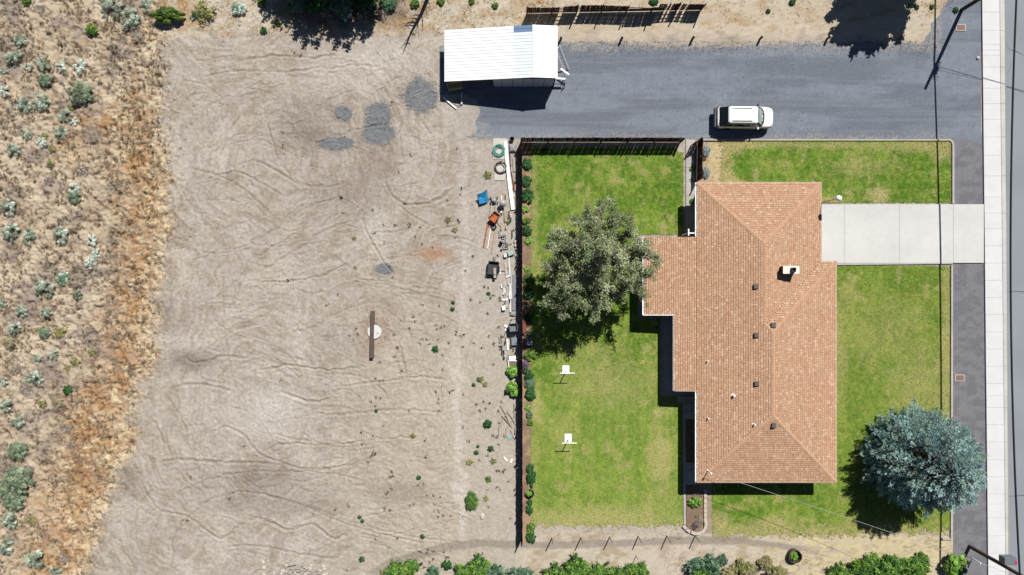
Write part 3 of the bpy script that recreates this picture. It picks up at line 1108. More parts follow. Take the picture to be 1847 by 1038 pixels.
def zmain(x, y):
    zs = EP * min(x - xw, xe2 - x, y - ysouth, yn2 - y)
    zn = EP * min(x - xw, xe1 - x, yn1 - y)
    return EH + max(zs, zn)


SLOPES = [
    [(xw, ysouth), (xw, yn1), (xN_, yn1 - b_), (xN_, yn2 - b_), (xS_, yn2 - a_), (xS_, ysouth + a_)],
    [(xw, yn1), (xe1, yn1), (xN_, yn1 - b_)],
    [(xe1, yn1), (xe1, yn2), (xN_, yn2 - b_), (xN_, yn1 - b_)],
    [(xe1, yn2), (xe2, yn2), (xS_, yn2 - a_), (xN_, yn2 - b_)],
    [(xe2, yn2), (xe2, ysouth), (xS_, ysouth + a_), (xS_, yn2 - a_)],
    [(xe2, ysouth), (xw, ysouth), (xS_, ysouth + a_)],
]
UPS = [Vector((1, 0, EP)), Vector((0, -1, EP)), Vector((-1, 0, EP)), Vector((0, -1, EP)), Vector((-1, 0, EP)), Vector((0, 1, EP))]
roof = MB()
for k, s_ in enumerate(SLOPES):
    pts = [HL(x, y, zmain(x, y) - 0.01) for x, y in s_]
    nrm = sum((Vector(pts[i]).cross(Vector(pts[(i + 1) % len(pts)])) for i in range(len(pts))), Vector())
    roof.poly(pts if nrm.z > 0 else pts[::-1])
roof_o = roof.build('roof', mat('roof_deck', c(150, 105, 85), rough=0.9), house)
MB().prism([HL(*p, 0)[:2] for p in [(xw, ysouth), (xe2, ysouth), (xe2, yn2), (xe1, yn2), (xe1, yn1), (xw, yn1)]], EH - 0.06, EH - 0.025).build('soffit', m_white, house)
P2 = 0.075


def zlow(x, y):
    return EH - 0.02 - P2 * (xw - x)


low_poly = [(XW2, yB), (XW1, yB), (XW1, yC), (xw, yC), (xw, yA), (XW2, yA)]
b = MB()
pts = [HL(x, y, zlow(x, y) - 0.01) for x, y in low_poly]
b.poly(pts)
b.poly([(p[0], p[1], p[2] - 0.12) for p in pts][::-1])
for i in range(len(pts)):
    j = (i + 1) % len(pts)
    p, q = pts[i], pts[j]
    b.poly([(p[0], p[1], p[2] - 0.12), (q[0], q[1], q[2] - 0.12), q, p])
low_roof = b.build('wing_roof', mat('roof_deck'), house)

TABC = [(ca(226, 184, 151), 7), (ca(231, 191, 158), 4), (ca(221, 177, 144), 6), (ca(240, 206, 174), 2), (ca(214, 168, 136), 2)]
TABW = []
for col_, w_ in TABC:
    TABW += [col_] * w_
BAND = ca(188, 130, 102)  # printed dark band, also on butts; its colour strengthens the course shadow lines


def shingles(poly, z_of, up, name, parent, seed, expo=0.185):
    """courses of single shingle tabs clipped to a slope"""
    r = random.Random(seed)
    up2 = Vector((up.x, up.y)).normalized()
    al = Vector((-up2.y, up2.x))
    pu = [(Vector(p).dot(al), Vector(p).dot(up2)) for p in poly]
    v0 = min(p[1] for p in pu)
    v1 = max(p[1] for p in pu)
    b = MB()
    nrows = int((v1 - v0) / expo)

    def cuts(v):
        xs = []
        for i in range(len(pu)):
            (ua, va), (ub, vb) = pu[i], pu[(i + 1) % len(pu)]
            if (va <= v < vb) or (vb <= v < va):
                xs.append(ua + (v - va) / (vb - va) * (ub - ua))
        return sorted(xs)
    for row in range(nrows + 1):
        va = v0 + row * expo
        vb = min(va + expo, v1)
        if vb - va < 0.03:
            continue
        xs = cuts(va + (vb - va) * 0.5)
        for i in range(0, len(xs) - 1, 2):
            ua, ub = xs[i], xs[i + 1]
            u = ua - r.uniform(0, 0.3)
            while u < ub:
                w = r.uniform(0.13, 0.27)
                l, rr = max(u, ua), min(u + w - 0.012, ub)
                u += w
                if rr - l < 0.03:
                    continue
                th = r.choice((0.028, 0.036, 0.044))
                col_ = r.choice(TABW) * r.uniform(0.93, 1.07)
                vm_ = va + (vb - va) * 0.8
                dro = r.choice((0, 0, 0.012))
                P_ = []
                for (uu, vv, dz) in ((l, va - dro, th), (rr, va - dro, th), (rr, vm_, th * 0.5 + 0.002), (l, vm_, th * 0.5 + 0.002),
                                     (rr, vb + 0.004, 0.003), (l, vb + 0.004, 0.003), (l, va - dro, -0.004), (rr, va - dro, -0.004)):
                    q = al * uu + up2 * vv
                    P_.append(HL(q.x, q.y, z_of(q.x, q.y) + dz))
                n0 = len(b.v)
                # the slope's own direction decides the winding
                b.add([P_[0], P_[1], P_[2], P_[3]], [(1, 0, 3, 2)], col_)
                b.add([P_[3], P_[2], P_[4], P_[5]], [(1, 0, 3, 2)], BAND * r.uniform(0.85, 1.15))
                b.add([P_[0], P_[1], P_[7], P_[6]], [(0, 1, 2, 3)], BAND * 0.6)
    o = b.build(name, m_shingle, parent)
    tag(o, kind='stuff')
    return o


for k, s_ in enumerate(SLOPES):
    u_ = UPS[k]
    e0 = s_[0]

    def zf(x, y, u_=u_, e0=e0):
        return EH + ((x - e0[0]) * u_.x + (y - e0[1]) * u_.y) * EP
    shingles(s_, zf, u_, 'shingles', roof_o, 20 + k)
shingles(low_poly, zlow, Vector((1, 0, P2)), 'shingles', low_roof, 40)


def ridge_caps(p, q, parent, seed, slope_drop=0.05):
    r = random.Random(seed)
    p, q = Vector(p), Vector(q)
    d = q - p
    n = max(2, int(d.length / 0.21))
    dn = d.normalized()
    side = dn.cross(Vector((0, 0, 1))).normalized()
    b = MB()
    for i in range(n):
        a0 = p + d * (i / n)
        a1 = p + d * ((i + 1.12) / n)
        col_ = ca(222, 179, 146) * r.uniform(0.95, 1.08)
        pts = []
        for (q_, dz) in ((a0, 0.05), (a1, 0.022)):
            pts += [q_ + side * 0.14 + Vector((0, 0, dz - slope_drop)), q_ + Vector((0, 0, dz)), q_ - side * 0.14 + Vector((0, 0, dz - slope_drop))]
        pts = [Vector(HL(*t)) for t in pts]
        b.add(pts, [(0, 3, 4, 1), (1, 4, 5, 2)], col_)
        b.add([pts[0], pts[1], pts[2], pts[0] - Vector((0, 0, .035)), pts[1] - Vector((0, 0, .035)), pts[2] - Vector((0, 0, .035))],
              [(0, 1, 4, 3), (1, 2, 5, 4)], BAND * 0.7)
    tag(b.build('ridge_caps', m_shingle, parent), kind='stuff')


def RZ(x, y):
    return (x, y, zmain(x, y) + 0.01)


for i, (p, q) in enumerate((((xw, yn1), (xN_, yn1 - b_)), ((xe1, yn1), (xN_, yn1 - b_)), ((xN_, yn2 - b_), (xN_, yn1 - b_)), ((xe2, yn2), (xS_, yn2 - a_)),
                            ((xN_, yn2 - b_), (xS_, yn2 - a_)), ((xS_, ysouth + a_), (xS_, yn2 - a_)), ((xw, ysouth), (xS_, ysouth + a_)),
                            ((xe2, ysouth), (xS_, ysouth + a_)))):
    ridge_caps(RZ(*p), RZ(*q), roof_o, 60 + i, 0.035 if i not in (2, 5) else 0.05)

# gutters and fascia


def gutter(p, q, z, out, name='gutter'):
    """open box gutter on an eave; out = unit vector away from the house"""
    p, q = Vector((*p, z)), Vector((*q, z))
    o_ = Vector((*out, 0))
    d = (q - p).normalized()
    b = MB()
    w = 0.13
    for off, zz, ww, hh in ((0.012, -0.05, 0.014, 0.1), (w, -0.045, 0.016, 0.11), (w / 2 + 0.006, -0.1, w - 0.02, 0.012)):
        b.beam(Vector(HL(*(p + o_ * off + Vector((0, 0, zz))))), Vector(HL(*(q + o_ * off + Vector((0, 0, zz))))), ww, hh)
    g_ = b.build(name, m_whitem, house)
    n = max(1, int((q - p).length / 0.62))
    br = MB()
    for i in range(n + 1):
        t = p + (q - p) * (i / n)
        br.beam(Vector(HL(*(t + o_ * 0.02 + Vector((0, 0, 0.0))))), Vector(HL(*(t + o_ * 0.122 + Vector((0, 0, 0.0))))), 0.035, 0.012)
    tag(br.build('brackets', m_whitem, g_), kind='stuff')


gutter((xw, ysouth), (xw, yC - 0.02), EH - 0.01, (-1, 0))
gutter((xw, yA + 0.05), (xw, yn1), EH - 0.01, (-1, 0))
gutter((XW1, yB - 0.05), (XW1, yC), zlow(XW1, 0) - 0.01, (-1, 0))
gutter((XW2, yB), (XW2, yA), zlow(XW2, 0) - 0.01, (-1, 0))
for p, q, w_, h_ in ((HL(xe1 + 0.03, yn1, EH - 0.07), HL(xe1 + 0.03, yn2, EH - 0.07), 0.05, 0.16), (HL(xe2 + 0.03, yn2, EH - 0.07), HL(xe2 + 0.03, ysouth, EH - 0.07), 0.05, 0.16),
                     (HL(xw, yn1 + 0.03, EH - 0.07), HL(xe1 + 0.055, yn1 + 0.03, EH - 0.07), 0.05, 0.16), (HL(xw, ysouth - 0.03, EH - 0.07), HL(xe2 + 0.055, ysouth - 0.03, EH - 0.07), 0.05, 0.16),
                     (HL(XW2 - 0.1, yB - 0.03, zlow(XW2, 0) - 0.05), HL(XW1, yB - 0.03, zlow(XW1, 0) - 0.05), 0.06, 0.14),
                     (HL(XW1, yC - 0.03, zlow(XW1, 0) - 0.05), HL(xw, yC - 0.03, zlow(xw, 0) - 0.05), 0.04, 0.14)):
    MB().beam(p, q, w_, h_).build('fascia', m_white if w_ > .05 else mat('fascia_paint', c(226, 204, 182), rough=.6), house)
ds = MB()
cp = P(1250, 421, 2.2)
ds.beam(HL(xw - 0.07, cp.y, EH - 0.12), HL(xw - 0.62, cp.y, EH - 0.22), 0.09, 0.08)
ds.beam(HL(xw - 0.62, cp.y + 0.35, EH - 0.26), HL(xw - 0.62, cp.y - 0.2, EH - 0.24), 0.09, 0.08)
ds.box(*HL(xw - 0.62, cp.y, 0.05), 0.08, 0.08, 2.2)
ds.build('downspout', m_whitem, house)

# chimney
m_brick = mat('chimney_brick', c(118, 78, 66), rough=0.9, var=0.25, scale=14, bump=0.5)
ch = P(1428, 487, 4.3)
zc = zmain(ch.x, ch.y)
b = MB()
ztop = zc + 0.85
b.box(*HL(ch.x, ch.y, zc - 0.3), 1.22, 0.58, ztop - zc + 0.3)
cho = b.build('chimney', m_brick, roof_o)
MB().box(*HL(ch.x, ch.y, ztop), 1.3, 0.62, 0.07).build('chimney_crown', mat('chimney_cap', c(246, 234, 222, .7), rough=.8), cho)
fx, fy = ch.x + 0.12, ch.y
fl = MB()
for dx1, dy1, sx, sy in ((-0.15, 0, 0.04, 0.34), (0.15, 0, 0.04, 0.34), (0, 0.15, 0.26, 0.04), (0, -0.15, 0.26, 0.04)):
    fl.box(*HL(fx + dx1, fy + dy1, ztop + 0.07), sx, sy, 0.24)
fl.box(*HL(fx, fy, ztop + 0.075), 0.26, 0.26, 0.02)
fl.build('flue', m_dark, cho)

# roof vents
for (vx, vy) in ((1364.5, 517), (1394.5, 587), (1365.5, 605), (1366, 693), (1396, 768)):
    q = P(vx, vy, 3.9)
    zr = zmain(q.x, q.y)
    b = MB()
    b.box(*HL(q.x, q.y, zr - 0.06), 0.3, 0.3, 0.2)
    b.box(*HL(q.x, q.y, zr + 0.14), 0.4, 0.4, 0.07, taper=0.85)
    b.build('roof_vent', mat('vent_metal', (0.085, 0.075, 0.072), rough=.55), house)
for (vx, vy, r_) in ((1278.5, 652, .05), (1322.5, 713, .085), (1279.5, 756, .05), (1356.5, 763.5, .06)):
    q = P(vx, vy, 3.2)
    zr = zmain(q.x, q.y)
    b = MB()
    b.cyl(*HL(q.x, q.y, zr - 0.1), r_, 0.45, 12)
    b.cyl(*HL(q.x, q.y, zr - 0.02), r_ * 2.2, 0.05, 12, r_ * 1.3)
    b.build('vent_pipe', m_whitem, house)
# service mast
MQ = P(1281, 853, 3.4)
zr = zmain(MQ.x, MQ.y)
b = MB()
b.cyl(*HL(MQ.x, MQ.y, zr - 0.2), 0.04, 1.2, 10)
b.cyl(*HL(MQ.x, MQ.y, zr + 0.95), 0.09, 0.12, 10, 0.04)
b.cyl(*HL(MQ.x, MQ.y, zr - 0.02), 0.12, 0.05, 10, .06)
b.build('service_mast', m_whitem, house)
MAST_TOP = Vector((MQ.x, MQ.y, zr + 0.85))
# yard light on a slanting arm at the eave
b = MB()
l0 = Vector((xe1, hy(366), EH - 0.1))
l1 = Vector(((1513 - CX) * S * (H - 4.4) / H, (CY - 358) * S * (H - 4.4) / H, 4.4))
b.tube([Vector(HL(*l0)), Vector(HL(*(l0 * 0.5 + l1 * 0.5 + Vector((0, 0, 0.1))))), Vector(HL(*l1))], 0.03, 8)
arm = b.build('lamp_arm', m_grey, house)
b = MB()
b.lathe([(0.05, -0.12), (0.2, -0.1), (0.24, 0.0), (0.2, 0.12), (0.1, 0.2), (0.03, 0.22)], 16, *HL(*l1))
b.build('lamp_head', m_whitem, arm, smooth=True)

# ------------------------------------------------------------------ metal roofed shed
def gX(px):
    return (px - CX) * S


def gY(py):
    return (CY - py) * S


sx0, sx1, sxr = gX(805), gX(1002), gX(961.6)
sy0, sy1 = gY(158.5), gY(68)
ZW, ZR, ZE = 1.65, 2.8, 2.57
shed = thing('shed', 'open shed with white ribbed metal roof on the gravel drive', 'shed', ((sx0 + sx1) / 2, (sy0 + sy1) / 2, 0))
sox, soy = shed.location.x, shed.location.y
m_roofw = mat('white_roof_metal', (0.67, 0.675, 0.68), rough=0.45, var=0.02, scale=2, spec=0.4)
m_roofp = mat('pale_blue_roof_panel', (0.58, 0.63, 0.65), rough=0.4, var=0.03)
m_roofb = mat('blue_roof_panel', c(128, 158, 196), rough=0.4, var=0.05)
npan = 16
pw = (sy1 - sy0) / npan
xb = gX(925)


def shed_panel(xa, xb_, za, zb, i, m, lift=0.0):
    y0 = sy0 + i * pw - soy
    b = MB()
    prof = [(0.0, 0.0), (0.02, 0.024), (0.05, 0.024), (0.07, 0.0), (pw * 0.5 - .02, 0.0), (pw * 0.5, 0.004), (pw * 0.5 + .02, 0.0), (pw + 0.004, 0.0)]
    vs_ = []
    for x, z in ((xa - sox, za), (xb_ - sox, zb)):
        for (yy, dz) in prof:
            vs_.append((x, y0 + yy, z + dz + lift))
    n = len(prof)
    b.add(vs_, [(i_, n + i_, n + i_ + 1, i_ + 1) for i_ in range(n - 1)])
    b.build('roof_panel', m, shed)


zmid = ZW + (ZR - ZW) * (xb - sx0) / (sxr - sx0)
for i in range(npan):
    shed_panel(sx0, xb + 0.06, ZW, zmid + 0.007, i, m_roofw, 0.004)
    shed_panel(xb, sxr, zmid, ZR, i, m_roofb if i >= npan - 2 else m_roofp)
    shed_panel(sxr, sx1, ZR, ZE, i, m_roofw)
MB().beam((sxr - sox, sy0 - soy, ZR + 0.035), (sxr - sox, sy1 - soy, ZR + 0.035), 0.28, 0.02).build('ridge_flashing', m_roofw, shed)
m_wood_d = mat('dark_timber', c(92, 74, 60), rough=0.9, var=0.3, scale=9)
for px_ in (812, 850, 890, 925, 961, 998):
    for py_ in (72, 155):
        x = gX(px_)
        zt = (ZW + (ZR - ZW) * (x - sx0) / (sxr - sx0) if x < sxr else ZR - (ZR - ZE) * (x - sxr) / (sx1 - sxr)) - 0.06
        MB().box(x - sox, gY(py_) - soy, -0.05, 0.12, 0.12, zt + 0.05).build('post', m_wood_d, shed)
for py_ in (72, 113, 155):
    MB().beam((sx0 + 0.05 - sox, gY(py_) - soy, ZW - 0.07), (sxr - sox, gY(py_) - soy, ZR - 0.07), 0.08, 0.13).build('rafter', m_wood_d, shed)
    MB().beam((sxr - sox, gY(py_) - soy, ZR - 0.07), (sx1 - 0.05 - sox, gY(py_) - soy, ZE - 0.07), 0.08, 0.13).build('rafter', m_wood_d, shed)
m_panel = mat('shed_wall_panel', c(225, 225, 228), rough=0.7, var=0.05)
xsp = [890, 906, 925, 943, 961, 980, 997]
for i in range(6):
    xa_, xb_ = gX(xsp[i]) + 0.02, gX(xsp[i + 1]) - 0.02
    MB().box((xa_ + xb_) / 2 - sox, gY(156.6) - soy, 0.0, xb_ - xa_, 0.04, 2.15 + 0.02 * i).build('wall_panel', m_panel, shed)
    MB().box((xa_ + xb_) / 2 - sox, gY(70) - soy, 0.0, xb_ - xa_, 0.04, 2.15 + 0.02 * i).build('wall_panel', m_panel, shed)
for i in range(5):
    ya, yb = gY(72 + i * 16.6), gY(72 + (i + 1) * 16.6)
    MB().box(gX(999) - sox, (ya + yb) / 2 - soy, 0, 0.04, abs(ya - yb) - 0.02, 2.4).build('wall_panel', m_panel, shed)

# ------------------------------------------------------------------ fences
m_cedar = mat('cedar_stain', c(78, 38, 32), rough=0.85, var=0.25, scale=7, bump=0.3)
m_cedar2 = mat('weathered_fence', c(82, 62, 52), rough=0.9, var=0.3, scale=7, bump=0.3)


def fence(name, label, p, q, h, m, bw=0.14, gap=0.012, post_h=None, post_sp=2.4, seed=0, lean=0.0, skip=0.0, side=1, leanf=None, group=None):
    r = random.Random(seed)
    p, q = Vector((*p, 0)), Vector((*q, 0))
    L = (q - p).length
    ang = math.atan2(q.y - p.y, q.x - p.x)
    root = thing(name, label, 'fence', (p.x, p.y, 0), ang, group)
    root.rotation_euler.z = ang
    variants = []
    for k in range(4):
        hh = h + (-0.03, 0.0, 0.02, -0.01)[k]
        b = MB()
        b.prism([(-bw / 2, 0.03), (bw / 2, 0.03), (bw / 2, 0.052), (-bw / 2, 0.052)], 0.03, hh)
        variants.append(b.mesh('board', m))
    n = int(L / (bw + gap))
    for i in range(n):
        if r.random() < skip:
            continue
        x = (i + 0.5) * L / n
        o = link('board', variants[r.randrange(4)], root, (x, 0.0, -0.02), (((leanf(x) if leanf else lean) + r.uniform(-.012, .012)), r.uniform(-.012, .012), 0))
    pb = MB().box(0, -0.01, -0.3, 0.09, 0.075, (post_h or h + 0.05) + 0.3).mesh('post', m)
    k = max(1, round(L / post_sp))
    for i in range(k + 1):
        link('post', pb, root, (L * i / k, -0.03, 0), ((leanf(L * i / k) if leanf else lean), 0, 0))
    for z in (0.35, h * 0.55, h - 0.25):
        rail = MB()
        segs = k
        for i in range(segs):
            xa, xb_ = L * i / segs, L * (i + 1) / segs
            la, lb = (leanf(xa), leanf(xb_)) if leanf else (lean, lean)
            rail.beam((xa, 0.005 - math.sin(la) * z, z * math.cos(la)), (xb_, 0.005 - math.sin(lb) * z, z * math.cos(lb)), 0.04, 0.08)
        rail.build('rail', m, root)
    return root


fb = lambda px, py: (gX(px), gY(py))
fence('board_fence', 'long dark red board fence between the dirt lot and the back lawn', fb(940.3, 257), fb(941, 972), 1.65, m_cedar, seed=1)
fence('board_fence', 'dark red board fence along the gravel drive behind the back lawn', fb(940.5, 257.2), fb(1226, 257.2), 1.65, m_cedar, seed=2, gap=0.014)
fence('board_fence', 'short dark red board fence beside the lavender bushes', fb(1257.5, 257.5), fb(1256, 328), 1.7, m_cedar, seed=3)
fence('yard_gate', 'narrow dark red board gate at the head of the garden path', fb(1257, 257), fb(1246.5, 264), 1.6, m_cedar, seed=4, post_sp=0.9)


def upper_lean(x):
    return 0.05 + 0.05 * math.sin(x * 0.9) + (0.16 if 8.6 < x < 11.2 else 0.0)


fence('board_fence', 'weathered brown fence leaning above the gravel drive', fb(950, 25), fb(1263, 19), 1.42, m_cedar2, bw=0.15, gap=0.012, post_h=1.8, post_sp=2.1, seed=5,
      skip=0.05, leanf=upper_lean)

# ------------------------------------------------------------------ plants
m_leaf = mat('leaf', attr=True, rough=0.75, var=0.12, scale=4, trans=0.25, spec=0.2)
m_needle = mat('spruce_needle', attr=True, rough=0.75, var=0.1, scale=3, trans=0.12, spec=0.2)
m_bark = mat('bark', c(180, 168, 158), rough=0.95, var=0.3, scale=10, bump=0.5)
m_bark_d = mat('dark_bark', c(96, 82, 72), rough=0.95, var=0.3, scale=10, bump=0.5)


def unit(n, r, zmin=-1.0):
    v = r.normal(size=(n, 3))
    v /= np.linalg.norm(v, axis=1)[:, None]
    v[:, 2] = np.where(v[:, 2] < zmin, -v[:, 2], v[:, 2])
    return v


def leaf_mesh(name, Cn, N, size, col, m, r, aspect=1.7, fold=False):
    """one leaf (a rhombus) for each centre, with normals N"""
    n = len(Cn)
    t = r.normal(size=(n, 3))
    u = np.cross(N, t)
    u /= np.linalg.norm(u, axis=1)[:, None] + 1e-9
    w = np.cross(N, u)
    L = size * r.uniform(0.6, 1.3, n)
    V = np.empty((n, 4, 3), np.float32)
    V[:, 0] = Cn - u * (L * aspect / 2)[:, None]
    V[:, 1] = Cn - w * (L / 2)[:, None]
    V[:, 2] = Cn + u * (L * aspect / 2)[:, None]
    V[:, 3] = Cn + w * (L / 2)[:, None]
    F = np.arange(n * 4).reshape(n, 4)
    return fast_mesh(name, V.reshape(-1, 3), F, m, np.repeat(col, 4, 0))


def spike_mesh(name, B, D, L, wd, col, m, r):
    """narrow triangles from base B along D"""
    n = len(B)
    t = r.normal(size=(n, 3))
    s = np.cross(D, t)
    s /= np.linalg.norm(s, axis=1)[:, None] + 1e-9
    V = np.empty((n, 3, 3), np.float32)
    V[:, 0] = B - s * (wd / 2)[:, None]
    V[:, 1] = B + s * (wd / 2)[:, None]
    V[:, 2] = B + D * L[:, None]
    return fast_mesh(name, V.reshape(-1, 3), np.arange(n * 3).reshape(n, 3), m, np.repeat(col, 3, 0))


def bush_foliage(seed, cols, clumps=16, per=70, hr=0.75, leaf=0.13, style='leaf', spread=0.36, mixl=False, ragged=0.0):
    """unit-radius bush: clumps of leaves over an uneven dome"""
    r = np.random.default_rng(seed)
    Cs, Ns, Ks = [], [], []
    wobx, woby = r.uniform(0.85, 1.1), r.uniform(0.8, 1.05)
    cut = r.uniform(0, 6.28)
    for k in range(clumps):
        a = 2.39996 * k + r.uniform(-0.4, 0.4)
        if r.random() < ragged * (1 + math.cos(a - cut)):
            continue
        q = math.sqrt((k + r.uniform(0.1, 0.9)) / clumps) * 0.86
        dome = math.sqrt(max(0, 1 - q * q))
        z = hr * (0.18 + 0.72 * dome * r.uniform(0.55, 1.05))
        ctr = np.array([q * math.cos(a) * wobx, q * math.sin(a) * woby, z])
        d = unit(per, r, -0.35)
        rad = spread * r.uniform(0.6, 1.15) * r.uniform(0.2, 1, per) ** (0.9 if ragged else 0.45)
        pts = ctr + d * rad[:, None] * np.array([1, 1, 0.8])
        pts[:, 2] = np.abs(pts[:, 2]) + 0.01
        out = d * 1.0 + np.array([ctr[0], ctr[1], 0.5]) * 0.5 + r.normal(0, 0.3, (per, 3))
        out /= np.linalg.norm(out, axis=1)[:, None]
        base = np.array(cols[r.integers(len(cols))]) * r.uniform(0.85, 1.15)
        Cs.append(pts)
        Ns.append(out)
        if mixl:
            kk = np.array(cols)[r.integers(0, len(cols), per)] * 0.55 + base[None] * 0.45
            Ks.append(kk * r.uniform(0.6, 1.35, (per, 1)))
        else:
            Ks.append(base[None] * r.uniform(0.7, 1.3, (per, 1)))
    Cs, Ns, Ks = np.concatenate(Cs), np.concatenate(Ns), np.concatenate(Ks)
    if style == 'leaf':
        return leaf_mesh('foliage', Cs, Ns, leaf, Ks, m_leaf, r)
    n = len(Cs)
    return leaf_mesh('foliage', Cs, Ns, leaf * 0.62, Ks, m_leaf, r, aspect=3.0)


def bush_stems(seed, m, n=9, hr=0.75):
    r = random.Random(seed)
    b = MB()
    for i in range(n):
        a = 2 * math.pi * (i + r.random() * 0.6) / n
        q = r.uniform(0.4, 0.8)
        e = Vector((q * math.cos(a), q * math.sin(a), hr * r.uniform(0.4, 0.8)))
        b.tube([(0, 0, -0.05), e * 0.45 + Vector((0, 0, 0.05)), e], [0.05, 0.035, 0.012], 5)
    return b.mesh('stems', m)


SAGE = [c(168, 180, 162, 1.1), c(150, 162, 144, 1.1), c(188, 198, 182, 1.15), c(128, 142, 122, 1.0)]
SAGE_D = [c(132, 148, 120, 1.0), c(114, 130, 104, 1.0), c(156, 170, 142, 1.05)]
SAGE_P = [c(200, 210, 200, 1.2), c(182, 196, 184, 1.2), c(212, 220, 210, 1.2)]
GREEN = [c(106, 136, 60, .85), c(130, 158, 72, .85), c(86, 114, 54, .85)]
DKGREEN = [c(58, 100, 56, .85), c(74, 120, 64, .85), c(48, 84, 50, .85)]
BRIGHT = [c(124, 172, 72, .9), c(104, 156, 58, .9), c(152, 192, 96, .9)]
OLIVE = [c(150, 154, 92, .9), c(168, 168, 104, .9), c(124, 132, 78, .9)]
DEAD = [c(176, 164, 150, .8), c(158, 146, 134, .8), c(190, 178, 164, .8)]
KHAKI = [c(186, 174, 144, .85), c(172, 160, 130, .85)]
LAV = [c(160, 170, 168, .9), c(142, 158, 150, .9), c(174, 174, 186, .9)]
PURP = [c(128, 92, 146, .85), c(102, 78, 118, .85), c(92, 112, 78, .85)]
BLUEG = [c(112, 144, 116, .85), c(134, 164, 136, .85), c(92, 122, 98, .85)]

BUSH = {}


def bush_kind(key, cols, nvar=3, stem=None, **kw):
    BUSH[key] = [(bush_foliage(hash_(key) + i, cols, **kw), bush_stems(hash_(key) + i, stem or m_bark_d, hr=kw.get('hr', 0.75))) for i in range(nvar)]


def hash_(s):
    return sum(ord(ch_) * (i + 3) for i, ch_ in enumerate(s)) % 9973


bush_kind('sage', SAGE, 7, clumps=26, per=85, leaf=0.08, style='spike', spread=0.31, hr=0.6, ragged=0.25)
bush_kind('sage_dark', SAGE_D, 4, clumps=38, per=80, leaf=0.075, style='spike', spread=0.26, hr=0.65, ragged=0.12)
bush_kind('sage_pale', SAGE_P, 4, clumps=20, per=75, leaf=0.08, style='spike', spread=0.31, hr=0.55, ragged=0.3)
bush_kind('mint', BLUEG[1:2] + SAGE_P[1:2], 2, clumps=22, per=70, leaf=0.1, style='spike', spread=0.26, hr=0.65)
bush_kind('green', GREEN, 3, clumps=26, per=75, leaf=0.10, spread=0.27)
bush_kind('dkgreen', DKGREEN, 3, clumps=24, per=75, leaf=0.11, spread=0.28)
bush_kind('bright', BRIGHT, 3, clumps=22, per=75, leaf=0.12, spread=0.29, hr=0.7)
bush_kind('bigleaf', BRIGHT + GREEN[:1], 2, clumps=30, per=36, leaf=0.19, spread=0.27, hr=0.8)
bush_kind('olive', OLIVE, 3, clumps=14, per=60, leaf=0.1, style='spike', spread=0.3, hr=0.55)
bush_kind('dead', DEAD, 3, stem=m_bark, clumps=14, per=45, leaf=0.08, style='spike', spread=0.32, hr=0.45)
bush_kind('khaki', KHAKI, 2, clumps=30, per=75, leaf=0.08, style='spike', spread=0.24, hr=0.6)
bush_kind('lavender', LAV, 2, clumps=24, per=60, leaf=0.12, style='spike', spread=0.28, hr=0.7)
bush_kind('purple', PURP, 2, clumps=20, per=70, leaf=0.1, spread=0.3, hr=0.8)
bush_kind('hedge', GREEN + DKGREEN + BRIGHT[:1], 4, clumps=60, per=110, leaf=0.066, spread=0.36, hr=0.75, mixl=True, ragged=0.2)
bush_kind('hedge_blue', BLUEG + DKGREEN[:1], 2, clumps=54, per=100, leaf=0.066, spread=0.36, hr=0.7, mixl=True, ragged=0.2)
bush_kind('box', BRIGHT + GREEN, 2, clumps=44, per=90, leaf=0.08, spread=0.2, hr=0.95)


BL = []


def bush(key, px, py, r_px, label, group=None, name='shrub', cat='shrub', ry=None, hs=1.0, parts=None, z=None, seed=None):
    r = random.Random(int(px * 31 + py * 17) if seed is None else seed)
    fo, st = BUSH[key][r.randrange(len(BUSH[key]))]
    R = r_px * S
    h_mid = 0.35 * R * hs
    q = P(px, py, h_mid)
    zz = gz(q.x, q.y) if z is None else z
    sc = (R * 0.98, (ry or r_px) * S * 0.98, R * hs)
    rz = r.uniform(0, 6.28) if ry is None else r.choice((0.0, math.pi))
    if parts is None:
        parts = r_px >= 12
    if parts:
        t = thing(name, label, cat, (q.x, q.y, zz), 0, group)
        t.rotation_euler.z = rz
        for nm, me in (('foliage', fo), ('stems', st)):
            o = link(nm, me, t)
            o.scale = sc
        BL.append((t, key, px, py, r_px))
        return t
    o = link(name, fo, None, (q.x, q.y, zz - 0.02), (0, 0, rz))
    o.scale = sc
    BL.append((o, key, px, py, r_px))
    return tag(o, label, cat, group)


G_S = 'sagebrush on the dry hillside'
L_SAGE = 'grey green sagebrush growing on the tawny hillside beside the dirt lot'
L_SAGED = 'dark grey green sagebrush growing on the tawny hillside beside the dirt lot'
L_PALE = 'pale silvery sagebrush on the tawny hillside beside the dirt lot'
L_YEL = 'yellow green brush on the tawny hillside beside the dirt lot'
L_DEAD = 'grey leafless dead brush on the tawny hillside'
for (x, y, r_) in ((200, 15, 22), (232, 33, 22), (34, 72, 13), (20, 105, 14), (77, 115, 15), (40, 187, 17), (70, 183, 20), (108, 237, 14), (45, 242, 11), (22, 270, 15),
                   (13, 374, 16), (18, 419, 18), (50, 428, 16), (107, 424, 17), (78, 523, 20), (37, 562, 13), (83, 563, 12), (25, 593, 13), (95, 640, 11), (63, 682, 14),
                   (10, 732, 14), (28, 760, 15), (17, 940, 17), (10, 985, 17), (63, 1010, 22), (100, 1032, 15), (115, 208, 15), (5, 548, 9), (67, 646, 9), (5, 127, 8),
                   (33, 97, 9), (2, 690, 10), (260, 8, 14), (46, 690, 8)):
    bush('sage', x, y, r_, L_SAGE, G_S)
